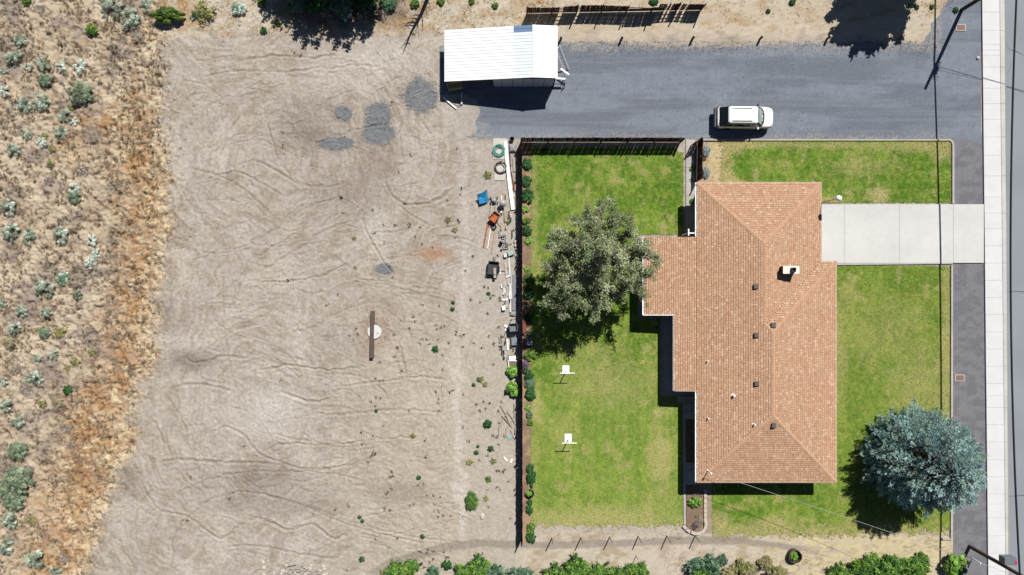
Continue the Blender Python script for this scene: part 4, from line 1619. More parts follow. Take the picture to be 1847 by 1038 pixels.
for (x, y, r_) in ((143, 168, 26), (78, 143, 15), (133, 355, 15), (140, 531, 10), (77, 601, 14), (30, 814, 22), (30, 868, 33), (23, 905, 23), (10, 885, 20)):
    bush('sage_dark', x, y, r_, L_SAGED, 'dark sagebrush on the dry hillside')
for (x, y, r_) in ((140, 117, 16), (105, 120, 12), (10, 163, 13), (163, 434, 13), (172, 458, 12), (162, 475, 12), (72, 257, 11), (130, 218, 10), (133, 342, 14), (48, 120, 9)):
    bush('sage_pale', x, y, r_, L_PALE, 'pale sagebrush on the dry hillside')
bush('mint', 110, 503, 15, 'mint green sagebrush touching the big dark round one on the hillside')
for (x, y, r_) in ((77, 245, 8), (92, 268, 8), (90, 293, 8), (107, 600, 12), (133, 653, 10), (118, 665, 7), (163, 636, 8), (57, 942, 10), (75, 729, 9), (125, 193, 7)):
    bush('olive', x, y, r_, L_YEL, 'yellow brush on the dry hillside')
for (x, y, r_) in ((72, 17, 15), (147, 307, 15), (83, 323, 13), (25, 666, 13), (42, 705, 14), (113, 774, 15), (125, 802, 10), (168, 250, 9), (215, 70, 14), (245, 62, 16), (118, 108, 7),
                   (160, 595, 9), (208, 605, 10), (177, 870, 9), (260, 112, 10), (112, 1008, 14)):
    bush('dead', x, y, r_, L_DEAD, 'dead brush on the dry hillside', hs=0.7)
bush('khaki', 13, 618, 14, 'round khaki brown bush on the hillside')
bush('khaki', 100, 727, 14, 'round grey bush beside the yellow brush on the hillside')
bush('green', 302, 28, 30, 'bright green spreading shrub at the top of the dirt lot', ry=18)
bush('green', 167, 55, 13, 'small bright green shrub alone on the hillside')
bush('olive', 367, 20, 25, 'olive green shrub beside the bright green spreading shrub', ry=22)
bush('mint', 430, 15, 15, 'blue green bush at the top edge of the dirt lot', ry=17)
bush('mint', 348, 30, 8, 'little blue green bush between two green shrubs')
bush('green', 48, 2, 10, 'low green shrub at the top of the hillside')
bush('dkgreen', 120, 704, 9, 'small dark green shrub next to the round grey bush')
# brush under the trees at the top of the lot
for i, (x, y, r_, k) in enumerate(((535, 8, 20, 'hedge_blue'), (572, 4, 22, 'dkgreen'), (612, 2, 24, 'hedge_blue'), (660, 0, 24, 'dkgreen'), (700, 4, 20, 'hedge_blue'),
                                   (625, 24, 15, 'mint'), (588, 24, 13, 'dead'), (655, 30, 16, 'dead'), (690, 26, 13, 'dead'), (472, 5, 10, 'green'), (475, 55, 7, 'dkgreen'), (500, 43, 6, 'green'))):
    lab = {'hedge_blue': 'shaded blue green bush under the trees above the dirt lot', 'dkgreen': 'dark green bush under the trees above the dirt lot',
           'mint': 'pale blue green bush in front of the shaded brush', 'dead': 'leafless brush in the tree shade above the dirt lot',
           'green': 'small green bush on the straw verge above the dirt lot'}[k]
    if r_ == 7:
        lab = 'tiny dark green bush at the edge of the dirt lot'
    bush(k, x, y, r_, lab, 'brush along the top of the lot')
for (x, y, r_) in ((748, 6, 10), (795, 2, 8), (850, 2, 7), (893, 10, 7)):
    bush('green', x, y, r_, 'small green weed clump on the straw verge behind the shed', 'weeds behind the shed', parts=False)
for (x, y, r_) in ((1180, 1, 9), (1386, 20, 5), (1430, 3, 7), (1682, 12, 5), (1640, 10, 5), (1655, 13, 5), (1725, 18, 6)):
    bush('dkgreen', x, y, r_, 'small green weed on the pale verge beyond the gravel drive', 'weeds on the north verge', parts=False)
# larger weeds standing on the bare lot
for (x, y, r_, k) in ((879, 765, 9, 'dkgreen'), (885, 810, 6, 'dkgreen'), (859, 817, 5, 'dkgreen'), (862, 806, 3.5, 'dkgreen'), (652, 1010, 6, 'dkgreen'), (678, 742, 4, 'dkgreen'),
                      (755, 862, 5, 'dkgreen'), (785, 630, 6.5, 'dkgreen'), (816, 558, 4.5, 'dkgreen'), (615, 357, 4, 'dkgreen'), (881, 865, 6, 'green'), (648, 934, 4, 'dkgreen'),
                      (653, 941, 4, 'dkgreen'), (881, 530, 4, 'dkgreen'), (817, 546, 4, 'dkgreen'), (864, 685, 5, 'dkgreen'), (854, 695, 4, 'dkgreen'), (762, 968, 5, 'dkgreen')):
    bush(k, x, y, r_, 'small green weed standing on the bare dirt lot', 'weeds on the dirt lot', parts=False, name='weed', cat='weed')
for (x, y, r_) in ((847, 834, 7), (808, 396, 7), (820, 415, 6), (745, 786, 6), (867, 685, 7), (890, 832, 7), (876, 900, 6), (889, 786, 4), (638, 430, 5), (640, 483, 4), (690, 1033, 7), (875, 694, 6)):
    bush('olive', x, y, r_, 'small yellowish weed standing on the bare dirt lot', 'yellow weeds on the dirt lot', parts=False, name='weed', cat='weed')
bush('hedge', 850, 905, 12, 'tall dark green shrub alone on the lot near the fence', ry=20)
bush('olive', 880, 315, 9, 'straggly olive weed beside the black hose coil', parts=False)
# fence side plants
bush('bigleaf', 924, 671, 13, 'broad leaved green shrub behind the white planter frame by the fence')
bush('bigleaf', 926, 702, 16, 'largest bright broad leaved shrub against the dirt side of the fence')
FB = [(950, 296, 8, 10, 'dkgreen'), (949, 327, 8, 10, 'dkgreen'), (950, 353, 10, 12, 'dkgreen'), (946, 378, 6, 6, 'bright'), (947, 398, 7, 7, 'green'), (950, 416, 8, 9, 'dkgreen'),
      (952, 435, 5, 6, 'bright'), (949, 485, 5, 5, 'bright'), (953, 506, 10, 13, 'green'), (951, 530, 8, 10, 'dkgreen'), (953, 575, 8, 8, 'dkgreen'), (956, 641, 10, 11, 'green'),
      (953, 677, 8, 10, 'dkgreen'), (955, 694, 9, 10, 'hedge_blue'), (956, 712, 9, 10, 'dkgreen'), (951, 735, 4.5, 5, 'bright'), (954, 749, 6, 7, 'hedge_blue'), (955, 763, 5, 5, 'green'),
      (957, 857, 8, 19, 'dkgreen'), (954, 907, 5, 5, 'dkgreen'), (954, 920, 6, 8, 'dkgreen'), (957, 955, 7, 10, 'green'), (957, 971, 8, 9, 'dkgreen')]
LB = {'dkgreen': 'dark green shrub in the flower bed along the board fence', 'bright': 'small round bright green plant in the bed along the board fence',
      'green': 'mid green leafy plant in the bed along the board fence', 'hedge_blue': 'blue green shrub in the bed along the board fence'}
for (x, y, r_, ry, k) in FB:
    lab = LB[k]
    if ry == 19:
        lab = 'long dark green hedge shrub in the bed along the board fence'
    bush(k, x + 1, y, r_ * 1.25, lab, 'plants in the bed along the fence', ry=ry * 1.25, parts=False, name='garden_shrub', hs=0.9)
bush('purple', 946, 661, 8, 'purple flowering shrub in the bed along the board fence', ry=14, hs=1.3, name='flowering_shrub')
bush('green', 983, 272, 6, 'small plant in the shadow of the fence along the drive', parts=False, name='garden_plant', cat='plant')
bush('lavender', 1274, 272, 9, 'grey green lavender bush at the gate end of the short fence', ry=11, name='lavender_bush')
bush('lavender', 1274, 311, 9, 'grey green lavender bush next to the house corner', ry=12, name='lavender_bush')
bush('purple', 1271, 287, 4, 'small reddish plant between the two lavender bushes', parts=False, name='garden_plant', cat='plant')
bush('green', 1248, 306, 5, 'climbing green plant beside the garden path', ry=9, parts=False, name='garden_plant', cat='plant')
bush('green', 1247, 325, 4, 'little leafy plant at the foot of the climbing plant', parts=False, name='garden_plant', cat='plant')
bush('box', 1249, 364, 6.5, 'clipped round bright green bush against the house gutter', parts=False, hs=1.1)
bush('box', 1254, 906, 13, 'round bright green bush in the stone edged planter', hs=0.9)
bush('dead', 1256, 892, 10, 'grey seedy plant behind the round bush in the planter', parts=False, name='garden_plant', cat='plant')
bush('dead', 1262, 938, 10, 'dry grey twiggy plant in the stone edged planter', parts=False, name='garden_plant', cat='plant')
bush('purple', 1253, 950, 7, 'small purplish plant at the curved end of the planter', parts=False, name='garden_plant', cat='plant')
bush('dkgreen', 1255, 933, 4, 'small dark plant in the middle of the planter', parts=False, name='garden_plant', cat='plant')
bush('dead', 1082, 948, 4, 'single dry grass clump in the bare lawn edge', parts=False, name='grass_clump', cat='grass')
# ---- trees
def tree_from_tips(base, tips, trunk_h, seed, leaf_cols, leaf=0.15, nsub=7, ntwig=6, nleaf=26, r0=0.24, spread=0.9, wood=None, bare=0.0, tw=(0.35, 0.7), jit=0.11, thin=1.0):
    """trunk, limbs to given tips, sub-branches, twigs and leaves; returns (wood MB, leaf centres, colours)"""
    r = random.Random(seed)
    nr = np.random.default_rng(seed)
    b = MB()
    top = Vector((0.1, 0.05, trunk_h))
    b.tube([(0, 0, -0.15), (0.03, 0.02, trunk_h * 0.4), top], [r0 * 1.35, r0, r0 * 0.85], 10)
    Cs, Ks, Ns = [], [], []
    for t in tips:
        t = Vector(t)
        mid = top.lerp(t, 0.5) + Vector((r.uniform(-.3, .3), r.uniform(-.3, .3), 0.35)) * min(1.0, thin * 1.2)
        path = [top + Vector((0, 0, -0.15)), top.lerp(mid, 0.5) + Vector((0, 0, 0.12)), mid, mid.lerp(t, 0.55), t]
        b.tube(path, [r0 * .55, r0 * .45, r0 * .33, r0 * .2, 0.02], 7)
        for k in range(nsub):
            f = r.uniform(0.45, 1.0)
            o = mid.lerp(t, (f - .45) / .55) if f > 0.45 else mid
            d = (t - top).normalized() * 0.55 + Vector((r.gauss(0, .7), r.gauss(0, .7), r.gauss(0.25, .5)))
            d.normalize()
            e = o + d * spread * r.uniform(0.7, 1.25)
            m1 = o.lerp(e, 0.5) + Vector((r.uniform(-.08, .08), r.uniform(-.08, .08), 0.06))
            b.tube([o, m1, e], [0.055 * thin, 0.04 * thin, 0.02 * thin], 5)
            cb = leaf_cols[r.randrange(len(leaf_cols))]
            cbr = r.uniform(0.8, 1.15)
            for w in range(ntwig):
                d2 = d * 0.6 + Vector((r.gauss(0, .6), r.gauss(0, .6), r.gauss(0.1, .45)))
                d2.normalize()
                o2 = m1.lerp(e, r.uniform(0.1, 1.0))
                e2 = o2 + d2 * r.uniform(*tw)
                b.tube([o2, e2 + d2 * 0.12 * thin], [0.02 * thin, 0.009 * thin], 4, cap=False)
                if r.random() < bare:
                    continue
                n = nleaf
                q = nr.uniform(0.1, 1.1, n)[:, None]
                pts = np.array(o2)[None] * (1 - q) + np.array(e2)[None] * q + nr.normal(0, jit, (n, 3))
                Cs.append(pts)
                Ns.append(unit(n, nr, -0.2) * 0.8 + np.array([0, 0, 0.5]))
                Ks.append(np.array(cb)[None] * cbr * nr.uniform(0.7, 1.3, (n, 1)))
    Cs = np.concatenate(Cs)
    Ns = np.concatenate(Ns)
    Ns /= np.linalg.norm(Ns, axis=1)[:, None]
    Ks = np.concatenate(Ks)
    return b, leaf_mesh('crown', Cs, Ns, leaf, Ks, m_leaf, nr, aspect=2.2)


def ring_tips(R, h0, h1, n, seed):
    r = random.Random(seed)
    out = []
    for i in range(n):
        a = 2.4 * i
        q = R * math.sqrt((i + 0.7) / n)
        z = h0 + (h1 - h0) * math.sqrt(max(0, 1 - (q / (R * 1.05)) ** 2)) * r.uniform(0.8, 1.05)
        out.append((q * math.cos(a), q * math.sin(a), z))
    return out


def twig_kind(key, cols, nvar, seed, leaf):
    BUSH[key] = []
    for i in range(nvar):
        r = random.Random(seed + i)
        tips_ = [(x * r.uniform(.6, 1.1), y * r.uniform(.6, 1.1), z * r.uniform(.6, 1.15)) for x, y, z in ring_tips(0.78, 0.3, 0.8, 22, seed + i)]
        w, l = tree_from_tips(None, tips_, 0.1, seed + i, cols, leaf=leaf, nsub=4, ntwig=4, nleaf=17, r0=0.05, spread=0.26, tw=(0.12, 0.3), jit=0.05, thin=0.25)
        BUSH[key].append((l, w.mesh('stems', m_bark_d)))


twig_kind('hedge', [c(112, 148, 62, .95), c(134, 168, 76, .95), c(84, 124, 56, .9), c(70, 110, 54, .9)], 5, 300, 0.06)
twig_kind('hedge_blue', BLUEG + DKGREEN[:1], 3, 320, 0.058)
twig_kind('twig_olive', OLIVE + KHAKI, 3, 340, 0.05)
# hedge shrubs along the southern edge
for (x, y, r_, k) in ((715, 1032, 22, 'hedge'), (740, 1022, 16, 'hedge'), (782, 1034, 14, 'hedge_blue'), (806, 1019, 9, 'dkgreen'), (835, 1034, 20, 'hedge'), (865, 1022, 22, 'hedge'),
                      (890, 1036, 20, 'hedge_blue'), (935, 1036, 18, 'hedge_blue'), (955, 1042, 16, 'hedge_blue'), (1000, 1040, 24, 'hedge'), (1040, 1024, 24, 'hedge'), (1075, 1040, 24, 'hedge'),
                      (1115, 1040, 20, 'hedge'), (1150, 1032, 22, 'hedge'), (1252, 1020, 16, 'hedge_blue'), (1280, 1022, 20, 'hedge_blue'), (1302, 1010, 10, 'hedge_blue'), (1262, 1042, 20, 'hedge'),
                      (1380, 1014, 14, 'twig_olive'), (1345, 1026, 20, 'twig_olive'), (1400, 1034, 18, 'twig_olive'), (1316, 1040, 18, 'twig_olive'), (1515, 1036, 22, 'hedge'), (1560, 1020, 26, 'hedge'), (1600, 1020, 26, 'hedge'),
                      (1640, 1026, 26, 'hedge'), (1590, 1046, 26, 'hedge'), (1660, 1008, 14, 'hedge')):
    lab = {'hedge': 'bushy bright green shrub along the sandy path below the lawns', 'hedge_blue': 'blue green shrub along the sandy path below the lawns',
           'dkgreen': 'little dark green shrub standing by the sandy path', 'twig_olive': 'straw coloured brush along the sandy path below the lawns'}[k]
    bush(k, x, y, r_ * 1.18, lab, 'shrubs along the southern edge', z=-0.03)
bush('box', 1722, 1018, 26, 'large rounded bright green shrub beside the utility pole', hs=0.9, z=0)



TREEC = [c(142, 151, 114, 1.02), c(128, 140, 99, 1.02), c(158, 165, 130, 1.02), c(112, 125, 88, 1.0)]
tb = P(1058, 478)
TIPS = [(1100, 368, 5.0), (1075, 385, 5.6), (1052, 400, 5.2), (1135, 385, 4.8), (1150, 408, 5.0), (1020, 425, 4.6), (1000, 440, 4.2), (1180, 462, 4.3), (1165, 440, 5.0), (988, 488, 4.4),
        (1182, 500, 4.2), (1168, 525, 4.0), (1140, 528, 4.0), (1000, 545, 4.0), (1020, 555, 3.9), (1060, 548, 4.4), (1085, 552, 4.0), (1045, 440, 6.4), (1090, 425, 7.0), (1125, 455, 6.6),
        (1070, 480, 7.0), (1032, 512, 5.8), (1110, 505, 5.6), (1145, 480, 5.8), (1010, 465, 5.6), (1090, 455, 7.6)]
tips = [tuple(P(x - 9 - 0.03 * (x - 1080), y + 2, h * 1.2) - tb) for x, y, h in TIPS]
tw, tl = tree_from_tips(tb, tips, 1.7, 5, TREEC, leaf=0.08, nsub=9, ntwig=7, nleaf=27, bare=0.16)
tree = thing('shade_tree', 'grey green shade tree spreading over the back lawn and wing roof', 'tree', (tb.x, tb.y, 0))
tw.build('trunk', m_bark, tree)
link('crown', tl, tree)


dw, dl = tree_from_tips(None, ring_tips(2.9, 3.4, 6.6, 26, 4), 1.6, 9, DKGREEN, leaf=0.24, nsub=7, ntwig=6, nleaf=26)
d_tr = dw.mesh('trunk', m_bark_d)
dw2, dl2 = tree_from_tips(None, ring_tips(3.0, 3.2, 6.4, 24, 8), 1.5, 19, DKGREEN, leaf=0.17, nsub=6, ntwig=5, nleaf=12, bare=0.45)
d_tr2 = dw2.mesh('trunk', m_bark_d)
for (x, y, s_, lab) in ((1606, -60, 1.05, 'broadleaf tree beyond the verge that shades the gravel drive'), (598, -62, 1.0, 'broadleaf tree above the shaded brush of the dirt lot'),
                        (660, -50, 0.95, 'second broadleaf tree above the brush, next to the bare tree'), (540, -78, 0.85, 'smaller broadleaf tree above the blue green bush')):
    q = P(x, y)
    t = thing('broadleaf_tree', lab, 'tree', (q.x, q.y, -0.03), s_ * 3)
    for nm, me in ((('trunk', d_tr), ('crown', dl)) if x > 1000 else (('trunk', d_tr2), ('crown', dl2))):
        o = link(nm, me, t)
        o.scale = (s_, s_, s_)
# bare tree whose shadow falls on the lot
q = P(775, -12)
bw_ = MB()
r = random.Random(12)
bw_.tube([(0, 0, -.1), (0.1, 0, 2.5), (0, 0.1, 5.0), (0.1, 0, 7.4)], [0.2, 0.16, 0.1, 0.02], 8)
for i in range(16):
    z = r.uniform(2.2, 6.5)
    a = r.uniform(0, 6.28)
    L = r.uniform(0.6, 1.9) * (1 - z / 9)
    e = Vector((math.cos(a) * L, math.sin(a) * L, z + L * 0.8))
    bw_.tube([(0.05, 0.05, z), e * 0.5 + Vector((0, 0, z * 0.5 - 0.1)), e], [0.06, 0.04, 0.012], 5)
    bw_.tube([e * 0.5 + Vector((0, 0, z * 0.5 - 0.1)), e + Vector((r.uniform(-.5, .5), r.uniform(-.5, .5), .2))], [0.03, .008], 4)
t = thing('bare_tree', 'leafless tree on the verge between the brush and the shed', 'tree', (q.x, q.y, -0.03))
bw_.build('trunk', m_bark_d, t)

# blue spruce
sp = P(1631, 817)
spr = thing('blue_spruce', 'large rounded blue spruce on the front lawn by the street', 'tree', (sp.x, sp.y, 0))
PR = [(0.15, 4.1), (1.2, 4.6), (2.6, 4.75), (4.0, 4.35), (5.5, 3.5), (7.0, 2.4), (8.2, 1.1), (9.0, 0.1)]


def spruce():
    r = np.random.default_rng(31)
    hs = np.array([p[0] for p in PR])
    rs_ = np.array([p[1] for p in PR])
    B, D, L, Wd, K = [], [], [], [], []
    cols = [np.array(c(154, 184, 182, 1.0)), np.array(c(134, 166, 166, 1.0)), np.array(c(174, 202, 198, 1.05)), np.array(c(116, 148, 148, 1.0)), np.array(c(150, 176, 162, 1.0))]
    brs = MB()
    nb = 400
    for i in range(nb):
        h = 8.9 * (1 - (1 - (i + 0.5) / nb) ** 0.62)
        h = min(8.9, max(0.2, h + r.normal(0, 0.16)))
        a = i * 2.39996 + r.normal(0, 0.2)
        Rr = np.interp(h, hs, rs_) * (0.94 + 0.2 * (vnoise(np.array([a * 2.0 + 7]), np.array([h * 0.8]))[0] - 0.5)) * r.uniform(0.84, 1.04)
        ca_, sa_ = math.cos(a), math.sin(a)
        tip = np.array([Rr * ca_, Rr * sa_, h])
        root = np.array([0, 0, max(0.1, h - 0.16 * Rr + 0.1)])
        ax = tip - root
        Ln = np.linalg.norm(ax)
        ax = ax / Ln
        side = np.array([-sa_, ca_, 0])
        brs.tube([tuple(root), tuple(root + ax * Ln * 0.97)], [0.05, 0.012], 4, cap=False)
        base = cols[r.integers(len(cols))] * r.uniform(0.85, 1.12)
        sprays = [(0.0, 0.0), (0.12, 0.1), (0.12, -0.1)]
        back = 0.22
        wmax = 0.26 + 0.03 * Rr
        while back < min(1.35, Ln * 0.8):
            w = min(wmax, 0.1 + back * 0.5) * (1.0 if back < 1.2 else 0.8)
            m_ = max(1, int(w / 0.17))
            for j in range(-m_, m_ + 1):
                if r.random() < 0.12:
                    continue
                sprays.append((back + 0.1 * abs(j) + r.normal(0, 0.05), w * j / m_ + r.normal(0, 0.04)))
            back += 0.27
        for (bk, off) in sprays:
            ctr = tip - ax * bk + side * off + np.array([0, 0, r.normal(0.0, 0.035) - 0.22 * off * off - 0.05 * max(0, 0.3 - bk)])
            dirn = ax * 0.9 + side * (off * 0.9) + np.array([0, 0, 0.5])
            dirn /= np.linalg.norm(dirn)
            n = 26
            k = base * r.uniform(0.78, 1.18)
            d = dirn[None] * 0.9 + unit(n, r) * 0.7
            d /= np.linalg.norm(d, axis=1)[:, None]
            t = r.uniform(-0.16, 0.1, n)[:, None]
            B.append(ctr[None] + dirn[None] * t + r.normal(0, 0.03, (n, 3)))
            D.append(d)
            L.append(r.uniform(0.07, 0.14, n))
            Wd.append(np.full(n, 0.046))
            K.append(k[None] * r.uniform(0.75, 1.2, (n, 1)))
    B, D, L, Wd, K = map(np.concatenate, (B, D, L, Wd, K))
    link('crown', spike_mesh('crown', B, D, L, Wd, K, m_needle, r), spr)
    brs.build('branches', m_bark_d, spr)
    MB().tube([(0, 0, -0.1), (0, 0, 4), (0, 0, 8.7)], [0.28, 0.18, 0.03], 10).build('trunk', m_bark_d, spr)


spruce()

# ------------------------------------------------------------------ sport utility car
def make_suv():
    m_paint = mat('car_paint', (0.66, 0.66, 0.65), rough=0.28, var=0.01, spec=0.5)
    m_tan = mat('car_tan_grey', (0.24, 0.215, 0.185), rough=0.45, var=0.03)
    m_trim = mat('car_black_trim', (0.02, 0.02, 0.022), rough=0.4)
    m_cglass = glass_mat('car_glass', (0.006, 0.008, 0.009), 0.04)
    m_wind = glass_mat('windscreen_glass', (0.2, 0.27, 0.25), 0.05)
    m_tyre = mat('tyre_rubber', (0.018, 0.018, 0.018), rough=0.85)
    m_rim = mat('alloy', (0.45, 0.45, 0.46), rough=0.35, metal=0.8)
    m_red = mat('tail_lamp', (0.16, 0.012, 0.012), rough=0.2)
    m_lamp = mat('head_lamp', (0.5, 0.52, 0.55), rough=0.12)
    q = P(1344.5, 211.5, 0.95)
    t = thing('parked_car', 'white sport utility car with dark roof rails parked on the gravel drive', 'car', (q.x, q.y, 0.0))
    t.rotation_euler.z = math.radians(-0.6)

    def loft(st, prof, name, m, smooth=True):
        vs_, fs = [], []
        n = 0
        for row in st:
            pr = prof(*row[1:])
            ring = [(row[0], y, z) for y, z in pr] + [(row[0], -y, z) for y, z in pr[::-1]]
            n = len(ring)
            vs_ += ring
        for i in range(len(st) - 1):
            for k in range(n):
                l = (k + 1) % n
                fs.append((i * n + k, (i + 1) * n + k, (i + 1) * n + l, i * n + l))
        fs.append(tuple(range(n)))
        fs.append(tuple((len(st) - 1) * n + k for k in range(n))[::-1])
        return MB().add(vs_, fs).build(name, m, t, smooth=smooth)
    # upper body: white
    st = [(-2.36, .76, .66, .96), (-2.30, .84, .64, 1.02), (-2.12, .885, .62, 1.06), (-1.2, .90, .62, 1.07), (0.4, .90, .62, 1.06), (1.25, .895, .62, 1.06), (1.6, .885, .62, 1.045), (1.95, .86, .62, 1.0), (2.2, .79, .64, .93),
          (2.33, .68, .66, .86), (2.39, .52, .68, .80)]
    loft(st, lambda hw, z0, z1: [(hw, z0), (hw * 1.0, z0 + (z1 - z0) * .5), (hw * .985, z1 - .1), (hw * .95, z1 - .035), (hw * .86, z1 + .005), (hw * .6, z1 + .022), (hw * .25, z1 + .03)], 'body', m_paint)
    # lower body: an even tan grey, darker than the upper body
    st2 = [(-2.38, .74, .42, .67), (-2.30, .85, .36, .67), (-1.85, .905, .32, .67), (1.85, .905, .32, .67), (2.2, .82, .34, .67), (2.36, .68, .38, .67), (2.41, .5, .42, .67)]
    loft(st2, lambda hw, z0, z1: [(hw * .86, z0), (hw * .99, z0 + .08), (hw, z1 - .06), (hw * .99, z1)], 'lower_body', m_tan)
    zb, zt = 1.05, 1.66

    def ring(xa, xb_, hw, z, rr):
        p = []
        for cx, cy, a0 in ((xb_ - rr, hw - rr, 0), (xa + rr, hw - rr, 90), (xa + rr, -hw + rr, 180), (xb_ - rr, -hw + rr, 270)):
            for a in (0, 30, 60, 90):
                p.append((cx + rr * math.cos(math.radians(a0 + a)), cy + rr * math.sin(math.radians(a0 + a)), z))
        return p

    def stack(rings, name, m, smooth=False):
        vs_, fs = [], []
        for rg in rings:
            vs_ += rg
        n = 16
        for i in range(len(rings) - 1):
            for k in range(n):
                l = (k + 1) % n
                fs.append((i * n + k, i * n + l, (i + 1) * n + l, (i + 1) * n + k))
        fs.append(tuple((len(rings) - 1) * n + k for k in range(n)))
        return MB().add(vs_, fs).build(name, m, t, smooth=smooth)
    # glass house: dark glazing all round under a white roof
    stack([ring(-2.29, 1.42, .845, zb - .04, .2), ring(-1.62, .80, .70, zt, .16)], 'cabin', m_cglass)
    stack([ring(-1.66, .84, .705, zt - .03, .16), ring(-1.63, .80, .70, zt + .03, .16), ring(-1.52, .66, .62, zt + .075, .16), ring(-1.3, .45, .4, zt + .09, .16)], 'roof', m_paint, True)

    def cab(u, sgn, v, off):
        xa = -2.2 + (-1.62 + 2.2) * v
        xb_ = 1.42 + (.80 - 1.42) * v
        y = .845 + (.70 - .845) * v + off
        return (xa + (xb_ - xa) * u, sgn * y, zb - .04 + (zt - zb + .04) * v)
    for s in (-1, 1):
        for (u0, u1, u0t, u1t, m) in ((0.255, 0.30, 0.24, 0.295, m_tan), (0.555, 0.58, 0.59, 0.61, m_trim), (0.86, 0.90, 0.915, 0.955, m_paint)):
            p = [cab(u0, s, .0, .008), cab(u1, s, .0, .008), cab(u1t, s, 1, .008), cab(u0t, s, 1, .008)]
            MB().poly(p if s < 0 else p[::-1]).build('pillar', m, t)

    def endp(w, v, off):
        return (1.42 + (.80 - 1.42) * v + off, (.845 + (.70 - .845) * v - 0.13) * w, zb - .04 + (zt - zb + .04) * v)
    ws = MB()
    for j in range(6):
        w0, w1 = -1 + j / 3.0, -1 + (j + 1) / 3.0
        bow = lambda w: -0.05 * w * w
        pts = []
        for (w, v) in ((w0, .2), (w1, .2), (w1, .9), (w0, .9)):
            x, y, z = endp(w, v, .05 + bow(w))
            pts.append((x, y, z))
        ws.poly(pts)
    ws.build('windscreen', m_wind, t)
    b = MB()
    b.tube([(1.30, -.78, 1.06), (1.46, -.45, 1.085), (1.5, 0, 1.09), (1.46, .45, 1.085), (1.30, .78, 1.06)], 0.07, 6)
    b.build('wiper_cowl', m_trim, t)
    for s in (-.55, .1):
        MB().beam((1.50, s, 1.13), (1.33, s + .42, 1.22), 0.03, 0.02).build('wiper', m_trim, t)
    for s in (-1, 1):
        MB().tube([(-1.34, s * .53, 1.72), (-1.30, s * .53, 1.775), (0.26, s * .53, 1.775), (0.32, s * .53, 1.72)], 0.035, 6).build('roof_rail', m_grey, t)
        MB().box(1.0, s * .99, 1.05, 0.13, 0.2, 0.15).build('mirror', m_trim if s > 0 else m_paint, t, bevel=0.02)
        for x in (-1.42, 1.42):
            w = MB()
            w.lathe([(0.22, -0.11), (0.33, -0.11), (0.365, -0.07), (0.365, 0.07), (0.33, 0.11), (0.22, 0.11)], 24)
            wo = w.build('wheel', m_tyre, t, (x, s * 0.81, 0.365), (math.pi / 2, 0, 0))
            MB().lathe([(0.05, -0.1), (0.235, -0.1), (0.235, 0.1), (0.05, 0.1)], 18).build('rim', m_rim, wo)
        MB().box(2.26, s * 0.58, 0.7, 0.14, 0.24, 0.12).build('headlight', m_lamp, t, bevel=0.03)
        MB().box(-2.30, s * 0.80, 0.72, 0.12, 0.1, 0.3).build('tail_light', m_red, t, bevel=0.02)
    MB().box(-2.43, 0, 0.42, 0.26, 1.66, 0.36).build('rear_bumper', mat('bumper_grey', (.05, .055, .065), rough=.5), t, bevel=0.05)
    MB().box(2.395, 0, 0.66, 0.03, 0.6, 0.12).build('grille', m_trim, t)
    MB().box(-2.375, 0, 0.76, 0.02, 0.32, 0.16).build('number_plate', m_white, t)
    # shut line between bonnet and wings
    for s in (-1, 1):
        MB().beam((1.55, s * .70, 1.066), (2.25, s * .58, .925), .012, .008).build('bonnet_gap', m_grey, t)


make_suv()

# ------------------------------------------------------------------ poles, cables
m_pole = mat('utility_pole_wood', c(92, 78, 68), rough=0.95, var=0.25, scale=8, bump=0.4)
m_cable = mat('black_cable', (0.012, 0.012, 0.014), rough=0.7)
m_cable_w = mat('pale_cable', (0.3, 0.3, 0.31), rough=0.5)


def cable(name, pts, r_, label, m, extra=None):
    a = Vector(pts[0])
    o = MB()
    o.tube([Vector(p) - a for p in pts], r_, 6)
    ob = o.build(name, m, None, a)
    return tag(ob, label, 'cable')


def sagline(p, q, sag, n=16):
    p, q = Vector(p), Vector(q)
    return [p.lerp(q, i / n) - Vector((0, 0, sag * 4 * (i / n) * (1 - i / n))) for i in range(n + 1)]


p1 = P(1735, 18)
p2 = P(1749, 986)
pole1 = thing('utility_pole', 'wooden utility pole rising from the gravel corner of the drive', 'utility pole', (p1.x, p1.y, 0))
b = MB()
b.tube([(0, 0, -0.5), (0, 0, 4), (0, 0, 9.5)], [0.165, 0.15, 0.12], 12)
b.build('shaft', m_pole, pole1)
b = MB()
b.beam((-0.1, -0.9, 6.9), (-0.1, 0.9, 6.9), 0.09, 0.11)
b.build('crossarm', m_pole, pole1)
MB().cyl(0.02, -0.34, 6.55, 0.2, 0.6, 14).build('transformer', m_grey, pole1)
for z in (6.4, 6.7, 7.3):
    b = MB()
    b.beam((0.14, 0, z), (0.35, 0.05, z), 0.06, 0.06)
    b.build('bracket', m_dark, pole1)
b = MB()
b.tube([(0.17, 0.06, 0), (0.165, 0.06, 3), (0.15, .06, 6.2)], 0.03, 6)
b.build('conduit', m_grey, pole1)
pole2 = thing('utility_pole', 'wooden utility pole with grey equipment box beside the rounded shrub', 'utility pole', (p2.x, p2.y, 0))
b = MB()
b.tube([(0, 0, -0.5), (0, 0, 4), (0, 0, 9.0)], [0.16, 0.145, 0.12], 12)
b.build('shaft', m_pole, pole2)
eb = MB().box(0.25, 0.5, 3.75, 0.95, 0.6, 0.7).build('equipment_box', mat('box_grey', (0.12, 0.135, 0.155), rough=.5), pole2, bevel=0.03)
MB().box(0.66, 0.42, 4.452, 0.16, 0.26, 0.02).build('red_panel', mat('red_reflector', (0.45, 0.02, 0.05), rough=.4), eb)
